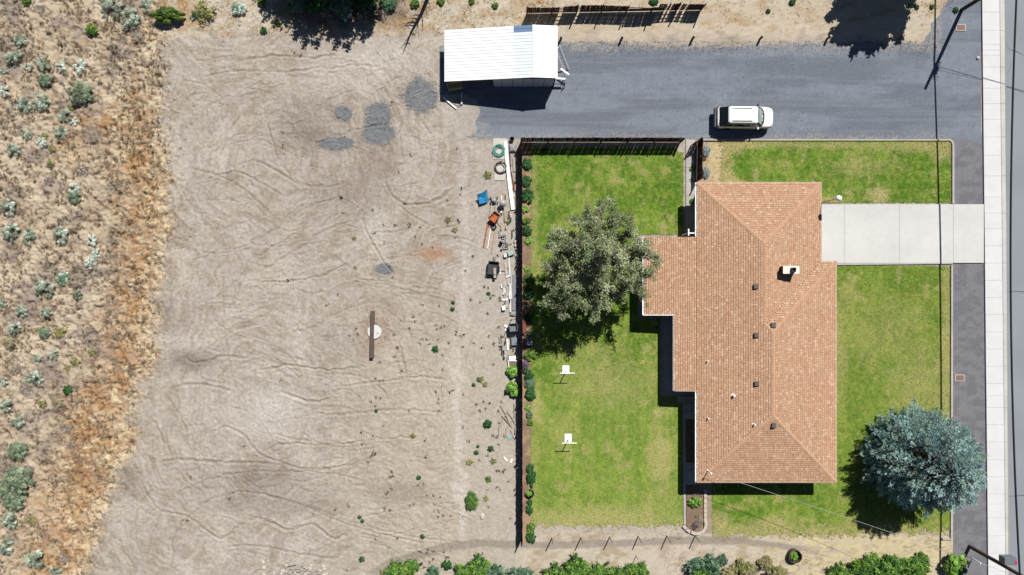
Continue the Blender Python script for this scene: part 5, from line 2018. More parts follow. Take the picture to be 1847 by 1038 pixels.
MB().beam((-0.15, 0, 4.2), (0.2, 0.2, 4.2), 0.06, 0.06).build('bracket', m_dark, eb)
MB().beam((0.0, 0, 6.33), (-0.5, 0, 6.33), 0.08, 0.08).build('bracket', m_pole, pole2)

q = P(1754, 1008)
t = thing('marker_post', 'slim white marker post on the gravel beside the utility pole', 'marker post', (q.x, q.y, 0))
MB().box(0, 0, -0.2, 0.06, 0.1, 1.1).build('shaft', m_white, t)
MB().box(0, 0, 0.9, 0.09, 0.13, 0.12).build('cap', m_white, t)
# main cable strand along the street
c0 = Vector((gX(1735.2), gY(-330), 6.9))
cA = Vector((p1.x - 0.17, p1.y + 0.02, 6.62))
cB = Vector((p2.x - 0.45, p2.y, 6.35))
cC = Vector((gX(1757), gY(1400), 6.8))
strand = sagline(c0, cA, 0.25, 8) + sagline(cA, cB, 0.85, 24)[1:] + sagline(cB, cC, 0.3, 8)[1:]
cab_o = cable('street_cable', strand, 0.075, 'thick black cable strung between the two utility poles', m_cable)


def snowshoe(pt, parent):
    """loop of spare cable on a cross bracket, hanging flat under the strand"""
    lp = MB()
    pts = []
    for i in range(22):
        a = 2 * math.pi * i / 22
        rr = 0.26
        x = rr * math.cos(a)
        y = -rr * math.sin(a)
        if y > 0.1:
            x *= (0.45 - y) / 0.35
            y += (y - 0.1) * 1.2
        pts.append(Vector((x, y, 0)))
    lp.tube(pts, 0.016, 5, closed=True)
    lp.beam((-0.26, 0, 0), (0.26, 0, 0), 0.03, 0.02)
    lp.beam((0, -0.26, 0), (0, 0.3, 0), 0.03, 0.02)
    lp.build('cable_loop', m_cable, parent, Vector(pt) - parent.location)


for yy in (gY(8), ):
    k = 6.45
    snowshoe((cA.x + 0.02, p1.y - 1.1, 6.53), cab_o)
# splice case hanging on the strand
MB().cyl(0, 0, -0.3, 0.09, 0.6, 12).build('splice_case', m_cable, cab_o, Vector((cA.x + 0.05, p1.y + 1.5, 6.66)) - cab_o.location, (math.pi / 2, 0, 0))
cable('thin_cable', sagline((p1.x + .1, p1.y, 6.8), (p1.x + 19, p1.y - 6.8, 6.6), 0.5), 0.022, 'thin black cable crossing the street from the utility pole', m_cable)
cable('thin_cable', sagline((p1.x + .1, p1.y + 0.1, 7.3), (p1.x + 19, p1.y - 5.2, 7.4), 0.4), 0.014, 'thinnest wire crossing the street above the other cable', m_cable)
cable('service_cable', sagline(MAST_TOP, (p2.x - 0.1, p2.y, 6.5), 0.55), 0.014, 'pale service cable from the roof mast to the utility pole', m_cable_w)

# ------------------------------------------------------------------ yard things
m_post = mat('grey_post_wood', c(176, 160, 142), rough=0.9, var=0.25, scale=9)
m_postd = mat('dark_post_wood', c(110, 92, 78), rough=0.9, var=0.25, scale=9)
b = MB()
b.lathe([(0.1, -0.2), (0.1, 0.72), (0.085, 0.76), (0.02, 0.77)], 12)
bp_me = b.mesh('shaft', m_postd)
cap_me = MB().lathe([(0.088, 0.765), (0.085, 0.785), (0.02, 0.79)], 12).mesh('cap', mat('pale_end_grain', c(214, 204, 190), rough=.9))
for i, (x, y) in enumerate(((1011.5, 71), (1121, 71), (1249, 70.5), (1371, 70.5), (1492, 70.5), (1621.5, 70))):
    q = P(x, y)
    t = thing('wooden_bollard', 'short round wooden bollard along the edge of the gravel drive' if i else 'short wooden bollard beside the leaning ladder at the shed', 'bollard', (q.x, q.y, gz(q.x, q.y)), i,
              'bollards along the drive')
    link('shaft', bp_me, t)
    link('cap', cap_me, t)
for i, (x, y) in enumerate(((996, 971), (1048, 970), (1100, 969), (1151, 968), (1203, 967), (1254, 967))):
    q = P(x, y)
    b = MB()
    lx_, ly_ = random.uniform(-.06, .06), random.uniform(-.06, .06)
    b.tube([(0, 0, -0.2), (lx_ * .5, ly_ * .5, 0.9), (lx_, ly_, 1.62)], [0.055, 0.05, 0.048], 8)
    o = b.build('fence_post', m_post, None, (q.x, q.y, gz(q.x, q.y)))
    lab = 'bare thin fence post in the row below the back lawn'
    if i == 5:
        lab = 'bare thin fence post touching the curved planter edge'
    tag(o, lab, 'fence post', 'bare posts below the lawn')
q = P(1147.5, 1003)
b = MB()
b.tube([(0, 0, -0.1), (0.03, 0, 0.9)], 0.03, 6)
tag(b.build('garden_stake', m_post, None, (q.x, q.y, gz(q.x, q.y))), 'short thin stake in the sandy strip by the green shrubs', 'stake')

# clothesline posts
for (x, y, lab) in ((1020.5, 669, 'white clothesline post on a pad near the shade tree'), (1024.5, 792, 'white clothesline post on a pad far from the shade tree')):
    q = P(x, y)
    t = thing('clothesline_post', lab, 'clothesline post', (q.x, q.y, 0.0))
    MB().box(-0.0, 0.08, 0.0, 0.6, 0.72, 0.085).build('base_pad', m_whitem, t, bevel=0.01)
    MB().tube([(0, -0.02, 0.05), (0, -0.02, 1.5)], 0.045, 8).build('shaft', m_whitem, t)
    MB().tube([(-0.62, -0.02, 1.5), (0.62, -0.02, 1.5)], 0.035, 8).build('crossbar', m_whitem, t)

# steel beam and concrete lid on the lot
q = P(672.5, 603.5)
t = thing('steel_beam', 'rusty dark steel beam lying across the round lid on the dirt lot', 'beam', (q.x, q.y, gz(q.x, q.y) + 0.1))
t.rotation_euler.z = math.radians(90 - 1.2)
m_rust = mat('rusty_steel', c(112, 96, 88), rough=0.85, var=0.3, scale=5, bump=0.3)
MB().box(0, 0, 0.30, 4.0, 0.32, 0.03).build('flange', m_rust, t)
MB().box(0, 0, 0.03, 4.0, 0.05, 0.27).build('web', m_rust, t)
MB().box(0, 0, 0.0, 4.0, 0.32, 0.03).build('flange', m_rust, t)
q = P(675.5, 599)
b = MB()
b.lathe([(0.6, -0.25), (0.6, 0.1), (0.57, 0.12), (0.02, 0.12)], 28)
t = thing('concrete_lid', 'round pale concrete lid under the rusty beam', 'lid', (q.x, q.y, gz(q.x, q.y) - 0.02))
b.build('disc', m_conc_w, t)
MB().tube([(0.2, -.1, .1), (.25, -.1, .17), (.35, -.1, .17), (.4, -.1, .1)], .015, 6).build('handle', m_grey, t)

# stone edged planter below the house
pl = tag(MB().prism([gp(1238, 888), gp(1268, 888), gp(1268, 946), gp(1262, 957), gp(1250, 960), gp(1238, 952)], -0.1, 0.05).build('planter_soil', mat('bed_soil')), kind='structure')
planter = thing('planter_edging', 'curved edging of pale blocks round the planter at the house corner', 'edging', (gX(1256), gY(925), 0))
m_block = mat('pale_block', c(226, 212, 196), rough=0.9, var=0.1, scale=6, bump=.3)
pts = [(1271.5, 886 + 8.6 * i) for i in range(7)]
for a in range(-5, 115, 17):
    pts.append((1256 + 16.5 * math.cos(math.radians(a)), 945 + 17.5 * math.sin(math.radians(a))))
pts += [(1241, 957), (1234.5, 951)]
blk = MB().box(0, 0, 0, 0.25, 0.37, 0.2).mesh('block', m_block, bevel=0.02)
for i, (x, y) in enumerate(pts):
    x0, y0 = pts[max(0, i - 1)]
    x1, y1 = pts[min(len(pts) - 1, i + 1)]
    an = math.atan2(-(y1 - y0), x1 - x0) - math.pi / 2
    link('block', blk, planter, (gX(x) - planter.location.x, gY(y) - planter.location.y, -0.04 + random.uniform(-.015, .015)), (0, 0, an + random.uniform(-.05, .05)))

# tree ring with a round bush, far end of the sandy path
q = P(1431, 1001)
t = thing('planter_ring', 'dark metal planter ring standing on straw at the end of the sandy path', 'planter', (q.x, q.y, -0.03))
b = MB()
N_ = 24
for i in range(N_):
    a0, a1 = 2 * math.pi * i / N_, 2 * math.pi * (i + 1) / N_
    b.add([(0.56 * math.cos(a0), 0.56 * math.sin(a0), 0), (0.56 * math.cos(a1), 0.56 * math.sin(a1), 0), (0.56 * math.cos(a1), 0.56 * math.sin(a1), 0.5), (0.56 * math.cos(a0), 0.56 * math.sin(a0), 0.5),
           (0.53 * math.cos(a0), 0.53 * math.sin(a0), 0), (0.53 * math.cos(a1), 0.53 * math.sin(a1), 0), (0.53 * math.cos(a1), 0.53 * math.sin(a1), 0.5), (0.53 * math.cos(a0), 0.53 * math.sin(a0), 0.5)],
          [(0, 1, 2, 3), (5, 4, 7, 6), (3, 2, 6, 7)])
b.build('ring', mat('rusty_steel'), t)
bush('box', 1431, 1003, 10, 'round green plant growing inside the metal planter ring', z=0.05, parts=False)

# utility lids in the gravel strip
for (x, y, lab) in ((1731, 682, 'small reddish utility lid with pale frame in the gravel strip'), (1733, 50, 'small reddish utility lid beside the utility pole')):
    q = P(x, y)
    t = thing('meter_box', lab, 'meter box', (q.x, q.y, 0))
    MB().box(0, 0, -0.1, 0.86, 0.6, 0.115).build('frame', m_conc_d, t)
    MB().box(0, 0, 0.0, 0.68, 0.44, 0.025).build('cover', mat('lid_red', c(160, 122, 112), rough=.8), t)
q = P(1764, 105)
b = MB()
b.lathe([(0.16, -0.05), (0.14, 0.08), (0.06, 0.13), (0.01, 0.14)], 9)
tag(b.build('pale_rock', mat('rock_pale', c(228, 220, 206), rough=.9, var=.2, bump=.5), None, (q.x, q.y, -0.02)), 'pale rock on the gravel next to the sidewalk', 'rock')
q = P(870, 932)
b = MB()
b.lathe([(0.2, -0.05), (0.22, 0.06), (0.14, 0.14), (0.02, 0.16)], 10)
o = b.build('pale_rock', mat('rock_pale'), None, (q.x, q.y, gz(q.x, q.y)))
o.scale = (0.9, 1.4, 1)
tag(o, 'pale oval rock on the dirt lot below the tall shrub', 'rock')

# ------------------------------------------------------------------ things round the shed
def at(x, y, dz=0.0):
    q = P(x, y)
    return Vector((q.x, q.y, gz(q.x, q.y) + dz))


m_alu = mat('aluminium', (0.55, 0.56, 0.57), rough=0.4, metal=0.3, var=.08)
t = thing('ladder', 'aluminium ladder leaning on the east side of the shed', 'ladder', P(1022, 127))
A = P(1005, 84, 2.3) - t.location
for s in (-1, 1):
    MB().beam(Vector((0.2 * s, 0.07 * s, 0)), A + Vector((0.2 * s, 0.07 * s, 0)), 0.09, 0.06).build('rail', m_white, t)
for i in range(11):
    f = (i + 0.6) / 11.2
    MB().beam(A * f + Vector((-.2, -.07, 0)), A * f + Vector((.2, .07, 0)), 0.045, 0.03).build('rung', m_alu, t)
t = thing('saw_horse', 'black framed saw horse with white planks beside the shed corner', 'saw horse', P(1009, 152))
for k, (x0, y0, x1, y1) in enumerate(((-0.75, 0.28, 0.45, 0.2), (0.05, 1.05, 0.75, 0.55))):
    MB().beam((x0, y0, 0.8 + .05 * k), (x1, y1, 0.8 + .05 * k), 0.14, 0.05).build('plank', m_white, t)
fr = MB()
for x in (-0.6, 0.4):
    for y in (-0.3, 0.6):
        fr.beam((x * 1.1, y, 0), (x, y * 0.6 + .1, 0.8), 0.05, 0.05)
fr.beam((-0.65, -.12, .4), (.45, -.12, .4), .05, .05)
fr.beam((-0.6, .3, .78), (.4, .3, .78), .06, .06)
fr.beam((-0.63, -.2, .3), (-.63, .5, .3), .05, .05)
fr.beam((0.42, -.2, .3), (.42, .5, .3), .05, .05)
fr.build('frame', m_dark, t)
t = thing('storage_box', 'cream upholstered box at the open end of the shed', 'box', P(822, 160))
t.rotation_euler.z = 0.16
m_cream = mat('cream_vinyl', c(196, 180, 132), rough=.7)
MB().box(0, 0.1, 0.0, 1.3, 0.55, 0.55).build('seat', m_cream, t, bevel=.04)
MB().box(0, 0.33, 0.0, 1.3, 0.14, 0.85).build('backrest', m_cream, t, bevel=.03)
o = MB().beam((0, 0, .1), (0, -0.95, .06), .12, .1).build('metal_tube', m_alu, None, P(833, 169) + Vector((0, 0, .02)))
tag(o, 'straight grey metal tube on the ground in the shed shadow', 'tube')
o = MB().beam((0, 0, .09), (1.18, -1.0, .05), .11, .05).build('white_plank', m_white, None, P(799, 176) + Vector((0, 0, 0)))
tag(o, 'white plank poking out of the shed shadow onto the dirt', 'plank')


def coil(px, py, r_px, turns, rad, m, name, label, seed, cat='hose', z=0.05):
    r = random.Random(seed)
    pts = []
    n = turns * 18
    for i in range(n + 1):
        a = 2 * math.pi * i / 18
        rr = r_px * S * (0.84 + 0.2 * math.sin(i * 0.137 + seed) + 0.07 * r.random())
        pts.append(Vector((rr * math.cos(a) + 0.04 * math.sin(i * .11), rr * math.sin(a) + .05 * math.cos(i * .07), rad + (i / n) * rad * turns * 0.8)))
    sm = []
    for i in range(len(pts)):
        sm.append((pts[max(0, i - 1)] + pts[i] * 2 + pts[min(len(pts) - 1, i + 1)]) / 4)
    o = MB()
    o.tube(sm, rad, 6)
    q = at(px, py, z)
    return tag(o.build(name, m, None, q, smooth=True), label, cat)


m_hoseg = mat('green_hose', c(120, 196, 176), rough=.5)
m_hoseb = mat('black_hose', (0.03, 0.03, 0.03), rough=.5)
m_hosed = mat('dark_green_hose', c(70, 120, 84), rough=.5)
coil(824, 187, 7, 2, 0.016, m_hosed, 'garden_hose', 'small tangle of green hose at the edge of the shed shadow', 3, z=0.02)
# boards under the coils
for (x0, y0, x1, y1, lab) in ((889.5, 250, 915, 288, 'white sheet under the green hose coil'), (892, 296, 911, 325.5, 'white sheet under the black hose coil')):
    q = at((x0 + x1) / 2, (y0 + y1) / 2, 0.03)
    o = MB().box(0, 0, 0, (x1 - x0) * S, (y1 - y0) * S, 0.03).build('board_sheet', mat('dusty_white_sheet', c(228, 224, 216), rough=.8, var=.12, scale=3), None, q, (0, 0, random.uniform(-.05, .05)))
    tag(o, lab, 'sheet')
coil(900, 272, 10.5, 10, 0.022, m_hoseg, 'garden_hose', 'coiled mint green hose on a white sheet by the fence', 5, z=0.07)
coil(903, 303, 11, 4, 0.026, m_hoseb, 'garden_hose', 'coiled black hose on a white sheet by the fence', 6, z=0.07)
# long white plastic boards
for (x0, y0, x1, y1, w, lab) in ((911.5, 256, 919, 330, .3, 'long white plastic plank beside the hose coils'), (918, 322, 925.5, 378.5, .32, 'white plastic plank overlapping the end of the longer one')):
    p_, q_ = at(x0, y0, .16), at(x1, y1, .2)
    t = thing('plastic_plank', lab, 'plank', (p_.x, p_.y, p_.z - .12))
    MB().beam((0, 0, .05), q_ - p_ + Vector((0, 0, .05)), w, .04).build('deck', m_white, t)
    d_ = (q_ - p_).normalized().cross(Vector((0, 0, 1)))
    for s in (-1, 1):
        MB().beam(d_ * s * w * .46 + Vector((0, 0, .09)), q_ - p_ + d_ * s * w * .46 + Vector((0, 0, .09)), .03, .06).build('lip', m_white, t)
b = MB()
b.lathe([(0.1, 0), (0.17, 0.02), (0.18, 0.32), (0.2, 0.34), (0.19, 0.36), (0.15, 0.36), (0.14, .08), (0.02, .06)], 16)
o = b.build('plant_pot', m_dark, None, at(923.5, 252))
tag(o, 'black empty pot at the fence corner by the drive', 'pot')


def tarp(px, py, wx, wy, h, m, label, seed, name='tarp', cat='tarp'):
    r = np.random.default_rng(seed)
    n = 14
    u = np.linspace(-1, 1, n)
    U, V_ = np.meshgrid(u, u)
    edge = np.clip(1 - np.maximum(np.abs(U), np.abs(V_)), 0, 1)
    Z = h * np.clip(edge * 2.2, 0, 1) * (0.55 + 0.7 * fbm(U * 2.2 + seed, V_ * 2.2, 3, seed)) + 0.01
    X = U * wx * S / 2 * (1 + 0.15 * (fbm(V_ * 2, U, 2, seed + 1) - .5))
    Y = V_ * wy * S / 2 * (1 + 0.15 * (fbm(V_ * 2, U, 2, seed + 2) - .5))
    idx = np.arange(n * n).reshape(n, n)
    F = np.stack([idx[:-1, :-1].ravel(), idx[:-1, 1:].ravel(), idx[1:, 1:].ravel(), idx[1:, :-1].ravel()], 1)
    me = fast_mesh(name, np.stack([X.ravel(), Y.ravel(), Z.ravel()], 1), F, m)
    return tag(link(name, me, None, at(px, py)), label, cat)


m_tarpg = mat('grey_tarp', c(176, 176, 178), rough=.6, var=.15)
tarp(924.5, 268, 14, 17, 0.35, m_tarpg, 'crumpled grey tarp heap between the plank and the fence', 3)
m_redp = mat('red_pipe', c(150, 82, 72), rough=.7)
m_lum = mat('raw_lumber', c(206, 168, 138), rough=.85, var=.2, scale=8)
m_lumg = mat('grey_lumber', c(198, 190, 180), rough=.9, var=.2, scale=8)
m_orange = mat('orange_paint', c(206, 112, 70), rough=.6)
m_pvc = mat('pale_pvc', c(222, 206, 196), rough=.5)


def stick(name, label, cat, x0, y0, x1, y1, w, h, m, z0=.06, z1=.06, group=None, round_=False):
    p_, q_ = at(x0, y0, z0), at(x1, y1, z1)
    b = MB()
    if round_:
        b.tube([(0, 0, 0), (q_ - p_) * .5, q_ - p_], w / 2, 8)
    else:
        b.beam((0, 0, 0), q_ - p_, w, h)
    return tag(b.build(name, m, None, p_), label, cat, group)


stick('steel_pipe', 'dark red pipe lying between the white plank and the fence', 'pipe', 922, 310, 928, 344, .1, .1, m_redp, round_=True)
stick('steel_pipe', 'dark pipe beside the grey tarp heap', 'pipe', 919.5, 275, 921, 318, .09, .09, m_dark, round_=True)
stick('lumber_plank', 'reddish plank leaning on the fence beside the grey tarp', 'plank', 931.5, 268, 933, 313, .2, .05, m_lum, .1, .12)
stick('lumber_plank', 'grey plank next to the reddish plank by the fence', 'plank', 926.5, 284, 928, 310, .2, .05, m_lumg, .08, .1)
stick('lumber_plank', 'pale plank end below the red pipe by the fence', 'plank', 929, 324, 930, 345, .16, .05, m_lum, .08, .1)


def camp_chair():
    m_blue = mat('blue_canvas', c(30, 152, 216), rough=.75, var=.12)
    t = thing('folding_chair', 'bright blue folding camp chair collapsed on the dirt by the fence', 'chair', at(872, 360))
    t.rotation_euler.z = 0.35
    s = MB()
    s.add([(-.42, -.3, .36), (.05, -.36, .28), (.38, -.25, .38), (.4, .2, .4), (0, .12, .3), (-.4, .22, .38)], [(0, 1, 4, 5), (1, 2, 3, 4)])
    s.build('seat', m_blue, t)
    k = MB()
    k.add([(-.4, .24, .4), (0, .16, .34), (.4, .22, .42), (.55, .62, .62), (.1, .5, .56), (-.36, .5, .66)], [(0, 1, 4, 5), (1, 2, 3, 4)])
    k.build('backrest', m_blue, t)
    for (a, b_) in (((-.45, -.34, 0), (-.4, .5, .66)), ((.42, -.34, 0), (.55, .62, .66)), ((-.42, .3, 0), (-.44, -.34, .42)), ((.42, .3, 0), (.4, -.3, .42)), ((-.42, -.32, .05), (.42, .3, .36)), ((.42, -.32, .05), (-.42, .28, .36))):
        MB().tube([a, b_], .018, 6).build('leg', m_grey, t)


camp_chair()


def mower():
    t = thing('lawn_mower', 'old grey push mower standing by the blue chair', 'lawn mower', at(891, 362))
    b = MB()
    b.box(0, 0, .12, .5, .55, .16, taper=.85)
    b.build('deck', m_grey, t, bevel=.04)
    MB().lathe([(0.14, .28), (.16, .34), (.15, .46), (.06, .5)], 14).build('engine', mat('engine_grey', (.3, .29, .28), rough=.5), t)
    for x in (-.3, .3):
        for y in (-.22, .24):
            w = MB().lathe([(.04, -.03), (.11, -.03), (.12, 0), (.11, .03), (.04, .03)], 14)
            w.build('wheel', m_dark, t, (x, y, .12), (0, math.pi / 2, 0))
    MB().tube([(-.2, -.25, .3), (-.2, -.95, .85), (-.15, -1.0, .88), (.15, -1.0, .88), (.2, -.95, .85), (.2, -.25, .3)], .018, 6).build('handle', m_alu, t)


mower()


def wheelbarrow(x, y, rz, m, label):
    t = thing('wheelbarrow', label, 'wheelbarrow', at(x, y))
    t.rotation_euler.z = rz
    b = MB()
    lo = [(-.22, -.3), (.22, -.3), (.26, .3), (-.26, .3)]
    up = [(-.32, -.42), (.32, -.42), (.36, .42), (-.36, .42)]
    for f, (z0, z1, k) in enumerate(((.3, .55, 1.0), (.32, .55, .93))):
        vs_ = [(px_ * k, py_ * k, z0) for px_, py_ in lo] + [(px_ * k, py_ * k, z1) for px_, py_ in up]
        fs = [(3, 2, 1, 0)] + [(i, (i + 1) % 4, 4 + (i + 1) % 4, 4 + i) for i in range(4)]
        b.add(vs_, fs if f == 0 else [q_[::-1] for q_ in fs])
    b.build('tray', m, t)
    for s in (-1, 1):
        MB().tube([(s * .1, .55, .18), (s * .24, -.3, .3), (s * .3, -.95, .48)], .02, 6).build('handle', m_lum, t)
        MB().tube([(s * .22, -.2, .3), (s * .24, -.35, 0)], .018, 6).build('leg', m_dark, t)
    MB().lathe([(.05, -.04), (.17, -.04), (.18, 0), (.17, .04), (.05, .04)], 16).build('wheel', m_dark, t, (0, .58, .18), (0, math.pi / 2, 0))


wheelbarrow(892, 393, 2.5, m_orange, 'orange wheelbarrow among the scrap between chair and pipes')
t = thing('tyre', 'small black tyre lying below the orange wheelbarrow', 'tyre', at(890, 410))
MB().tube([Vector((.2 * math.cos(a), .2 * math.sin(a), .09)) for a in [2 * math.pi * i / 18 for i in range(18)]], .075, 8, closed=True).build('tread', mat('tyre_rubber'), t, smooth=True)
MB().lathe([(.14, .06), (.14, .12)], 14).build('rim', m_grey, t)
t = thing('charcoal_grill', 'round grey charcoal grill standing by the end of the white plank', 'grill', at(907, 368))
MB().lathe([(.06, .42), (.22, .46), (.3, .6), (.3, .64), (.24, .76), (.08, .83), (.02, .84)], 18).build('bowl', mat('grill_grey', (.3, .3, .31), rough=.4, var=.25), t, smooth=True)
for a in (0.3, 2.4, 4.5):
    MB().tube([(.15 * math.cos(a), .15 * math.sin(a), .48), (.32 * math.cos(a), .32 * math.sin(a), 0)], .015, 6).build('leg', m_grey, t)


def cinder(x, y, rz, label, z=0.0, group=None, m=None):
    t = thing('cinder_block', label, 'cinder block', at(x, y, z), rz, group)
    b = MB()
    b.box(0, .08, 0, .4, .03, .19)
    b.box(0, -.08, 0, .4, .03, .19)
    for xx in (-.185, 0, .185):
        b.box(xx, 0, 0, .03, .13, .19)
    b.build('block', m or m_conc_d, t)
    return t


cinder(903, 379, .2, 'dark edged cinder block next to the charcoal grill', m=m_grey)
# pipes
stick('steel_pipe', 'long orange pipe lying outermost in the pipe bundle', 'pipe', 880.5, 400, 872, 447, .13, .1, m_orange, round_=True)
stick('pvc_pipe', 'pale pink pipe lying next to the long orange pipe', 'pipe', 884, 405, 876, 448, .09, .1, m_pvc, round_=True)
stick('pvc_pipe', 'white pipe in the middle of the pipe bundle', 'pipe', 886.5, 402, 879.5, 449, .08, .1, m_white, round_=True)
stick('pvc_pipe', 'thin pale pipe by the tyre, inner side of the bundle', 'pipe', 888.5, 403, 882.5, 446, .07, .1, m_pvc, round_=True)
stick('lumber_plank', 'long thin pale batten reaching past the pipe bundle', 'plank', 894, 408, 886.5, 457, .1, .05, m_lum)
stick('lumber_plank', 'short pale board between wheelbarrow and block pile', 'plank', 897, 399, 905, 410, .14, .05, m_lumg)
stick('lumber_plank', 'thin upright pale lath beside the weed near the grill', 'plank', 914.5, 380, 913.5, 401, .08, .05, m_lumg)
bush('green', 916, 402, 4, 'small weed between the grill and the block pile', parts=False, name='weed', cat='weed')
# pile of blocks and a bucket
rr_ = random.Random(4)
for i, (x, y, a) in enumerate(((909, 425, .1), (910, 430, -.2), (909, 436, .15), (911, 441, .5), (907, 446, 1.1), (913, 447, .2), (915, 441, 1.4))):
    cinder(x, y, a, 'pale concrete block in the jumbled pile by the pipe bundle', z=.0 if i % 2 else .12, group='blocks in the jumbled pile', m=m_conc_w if i % 3 else m_conc_d)
b = MB()
b.lathe([(.12, 0), (.15, .3), (.16, .31), (.14, .31), (.11, .04), (.01, .04)], 14)
tag(b.build('bucket', m_dark, None, at(903.5, 439)), 'black bucket beside the jumbled block pile', 'bucket')
# row of stones along the fence
b = MB()
b.lathe([(0.13, -0.03), (0.17, 0.06), (0.13, 0.17), (0.03, 0.2)], 8)
stone = b.mesh('edging_stone', mat('rock_pale'))
for i, (x, y) in enumerate(((929.5, 436), (930.5, 443), (931.5, 449), (932.5, 456), (932, 461), (933.5, 467), (933.5, 474), (934, 480), (932.5, 487))):
    o = link('edging_stone', stone, None, at(x, y), (0, 0, i * 1.7))
    o.scale = (1 + .2 * math.sin(i * 2.1), 1 + .25 * math.cos(i * 1.3), 1)
    tag(o, 'pale stone in the row along the shaded foot of the fence', 'stone', 'row of stones at the fence')
o = MB().box(0, 0, 0, .55, .42, .3, taper=.9).build('storage_tub', mat('pale_green_plastic', c(190, 214, 204), rough=.5), None, at(921, 457.5), (0, 0, .4), bevel=.03)
tag(o, 'pale green plastic tub beside the stone row', 'tub')
o = MB().box(0, 0, 0, .28, .32, .25).build('small_crate', m_conc_w, None, at(911.5, 461.5), (0, 0, .1), bevel=.02)
tag(o, 'small white crate next to the pale green tub', 'crate')


def dump_cart():
    t = thing('dump_cart', 'black dump cart with a pale plank in its bed', 'cart', at(890, 484))
    t.rotation_euler.z = -0.1
    b = MB()
    w, l = .86, 1.05
    b.box(0, 0, .28, w, l, .03)
    for s in (-1, 1):
        b.beam((s * (w / 2 + .03), -l / 2, .46), (s * (w / 2 + .03), l / 2, .46), .03, .36)
    b.beam((-w / 2, l / 2 + .02, .46), (w / 2, l / 2 + .02, .46), .03, .36)
    b.beam((-w / 2, -l / 2 - .02, .4), (w / 2, -l / 2 - .02, .4), .03, .24)
    b.build('bed', mat('cart_black', (.035, .035, .038), rough=.6, var=.3), t)
    for s in (-1, 1):
        MB().lathe([(.05, -.05), (.19, -.05), (.2, 0), (.19, .05), (.05, .05)], 16).build('wheel', mat('tyre_rubber'), t, (s * .5, -.05, .2), (0, math.pi / 2, 0))
    MB().tube([(-.06, .5, .28), (-.08, 1.0, .1)], .02, 6).build('tow_bar', m_dark, t)
    MB().tube([(.06, .5, .28), (.08, 1.0, .1)], .02, 6).build('tow_bar', m_dark, t)


dump_cart()
o = MB().beam((0, 0, 0), (.03, -.85, .04), .22, .05).build('lumber_plank', m_lumg, None, at(892.5, 484, .42))
tag(o, 'pale plank sticking out of the black dump cart', 'plank')
# scrap boards along the fence
BD = [(918, 465, 919.5, 495, .14, 'long pale board beside the stone row'), (911, 474, 913.5, 496, .16, 'short wide board below the small white crate'), (899, 489, 911, 487, .13, 'board lying crosswise next to the dump cart'),
      (912, 500, 921, 497, .2, 'stubby board at the top of the scrap wood heap'), (920, 512, 920.5, 563, .15, 'longest straight board of the scrap wood heap'), (904, 513, 905.5, 520, .16, 'smallest board end at the outer side of the scrap heap'),
      (907, 518, 915, 533, .14, 'slanting board crossing the scrap wood heap'), (911, 520, 907, 532, .1, 'thin board leaning against the slanting scrap board'), (905, 541, 917, 540, .2, 'short crosswise board in the lower scrap heap'),
      (913, 534, 915, 556, .2, 'wide short board in the lower scrap heap'), (917, 545, 912, 553, .14, 'little slanted board beside the wide scrap board'), (923.5, 498, 922.5, 540, .12, 'thin grey board along the grey metal sheet')]
for (x0, y0, x1, y1, w, lab) in BD:
    stick('scrap_board', lab, 'board', x0, y0, x1, y1, w, .05, random.choice((m_lumg, m_pvc, m_conc_w)), .07, .1)
q = at(928, 528, .1)
o = MB().box(0, 0, 0, .42, 3.1, .03).build('metal_sheet', mat('dull_sheet', c(150, 152, 158), rough=.6, var=.15), None, q, (.02, .12, 0))
tag(o, 'long grey metal sheet lying against the foot of the fence', 'sheet')
o = MB().box(0, 0, 0, .3, .38, .3).build('foam_block', m_white, None, at(908.5, 556), (0, 0, .1), bevel=.02)
tag(o, 'bright white foam block at the lower end of the scrap wood', 'block')
tarp(925, 567, 12, 8, .22, m_tarpg, 'crumpled grey sheet below the scrap wood', 8, name='tarp_heap')
rr_ = random.Random(33)
for i in range(44):
    x, y = rr_.uniform(899, 927), rr_.choice((rr_.uniform(345, 420), rr_.uniform(462, 565), rr_.uniform(600, 645)))
    a = rr_.choice((1.5, 1.45, 1.65, rr_.uniform(0, 3.1)))
    L = rr_.uniform(6, 20)
    stick('offcut', 'narrow offcut strewn among the scrap along the dirt side of the fence', 'offcut', x, y, x + math.cos(a) * L * .6, y + math.sin(a) * L, rr_.uniform(.06, .14), .04,
          rr_.choice((m_lumg, m_lum, m_pvc, m_grey, m_white, m_rust, m_dark)), .06, rr_.uniform(.06, .22), group='offcuts along the fence')
# tall pipe post with crossbar
q = at(923, 576)
t = thing('pipe_post', 'thin upright pipe post with short crossbar by the scrap wood', 'post', q)
MB().tube([(0, 0, -.3), (0, 0, 2.25)], .03, 8).build('shaft', m_dark, t)
MB().tube([(-.2, 0, 2.25), (.2, .05, 2.25)], .03, 8).build('crossbar', m_dark, t)
t = thing('utility_tub', 'grey plastic tub on legs beside the pipe post', 'tub', at(926, 590))
t.rotation_euler.z = .1
b = MB()
b.box(0, 0, .5, .6, .6, .04)
for dx1, dy1, sx, sy in ((-.32, 0, .03, .66), (.32, 0, .03, .66), (0, .32, .62, .03), (0, -.32, .62, .03)):
    b.box(dx1, dy1, .5, sx, sy, .35)
b.build('basin', mat('tub_grey', c(140, 142, 148), rough=.6), t)
for x in (-.28, .28):
    for y in (-.28, .28):
        MB().box(x, y, 0, .05, .05, .5).build('leg', m_grey, t)
o = MB().box(0, 0, 0, .5, .65, .35).build('metal_box', mat('box_bluegrey', c(150, 158, 170), rough=.6, var=.15), None, at(927.5, 616), (0, 0, .05), bevel=.02)
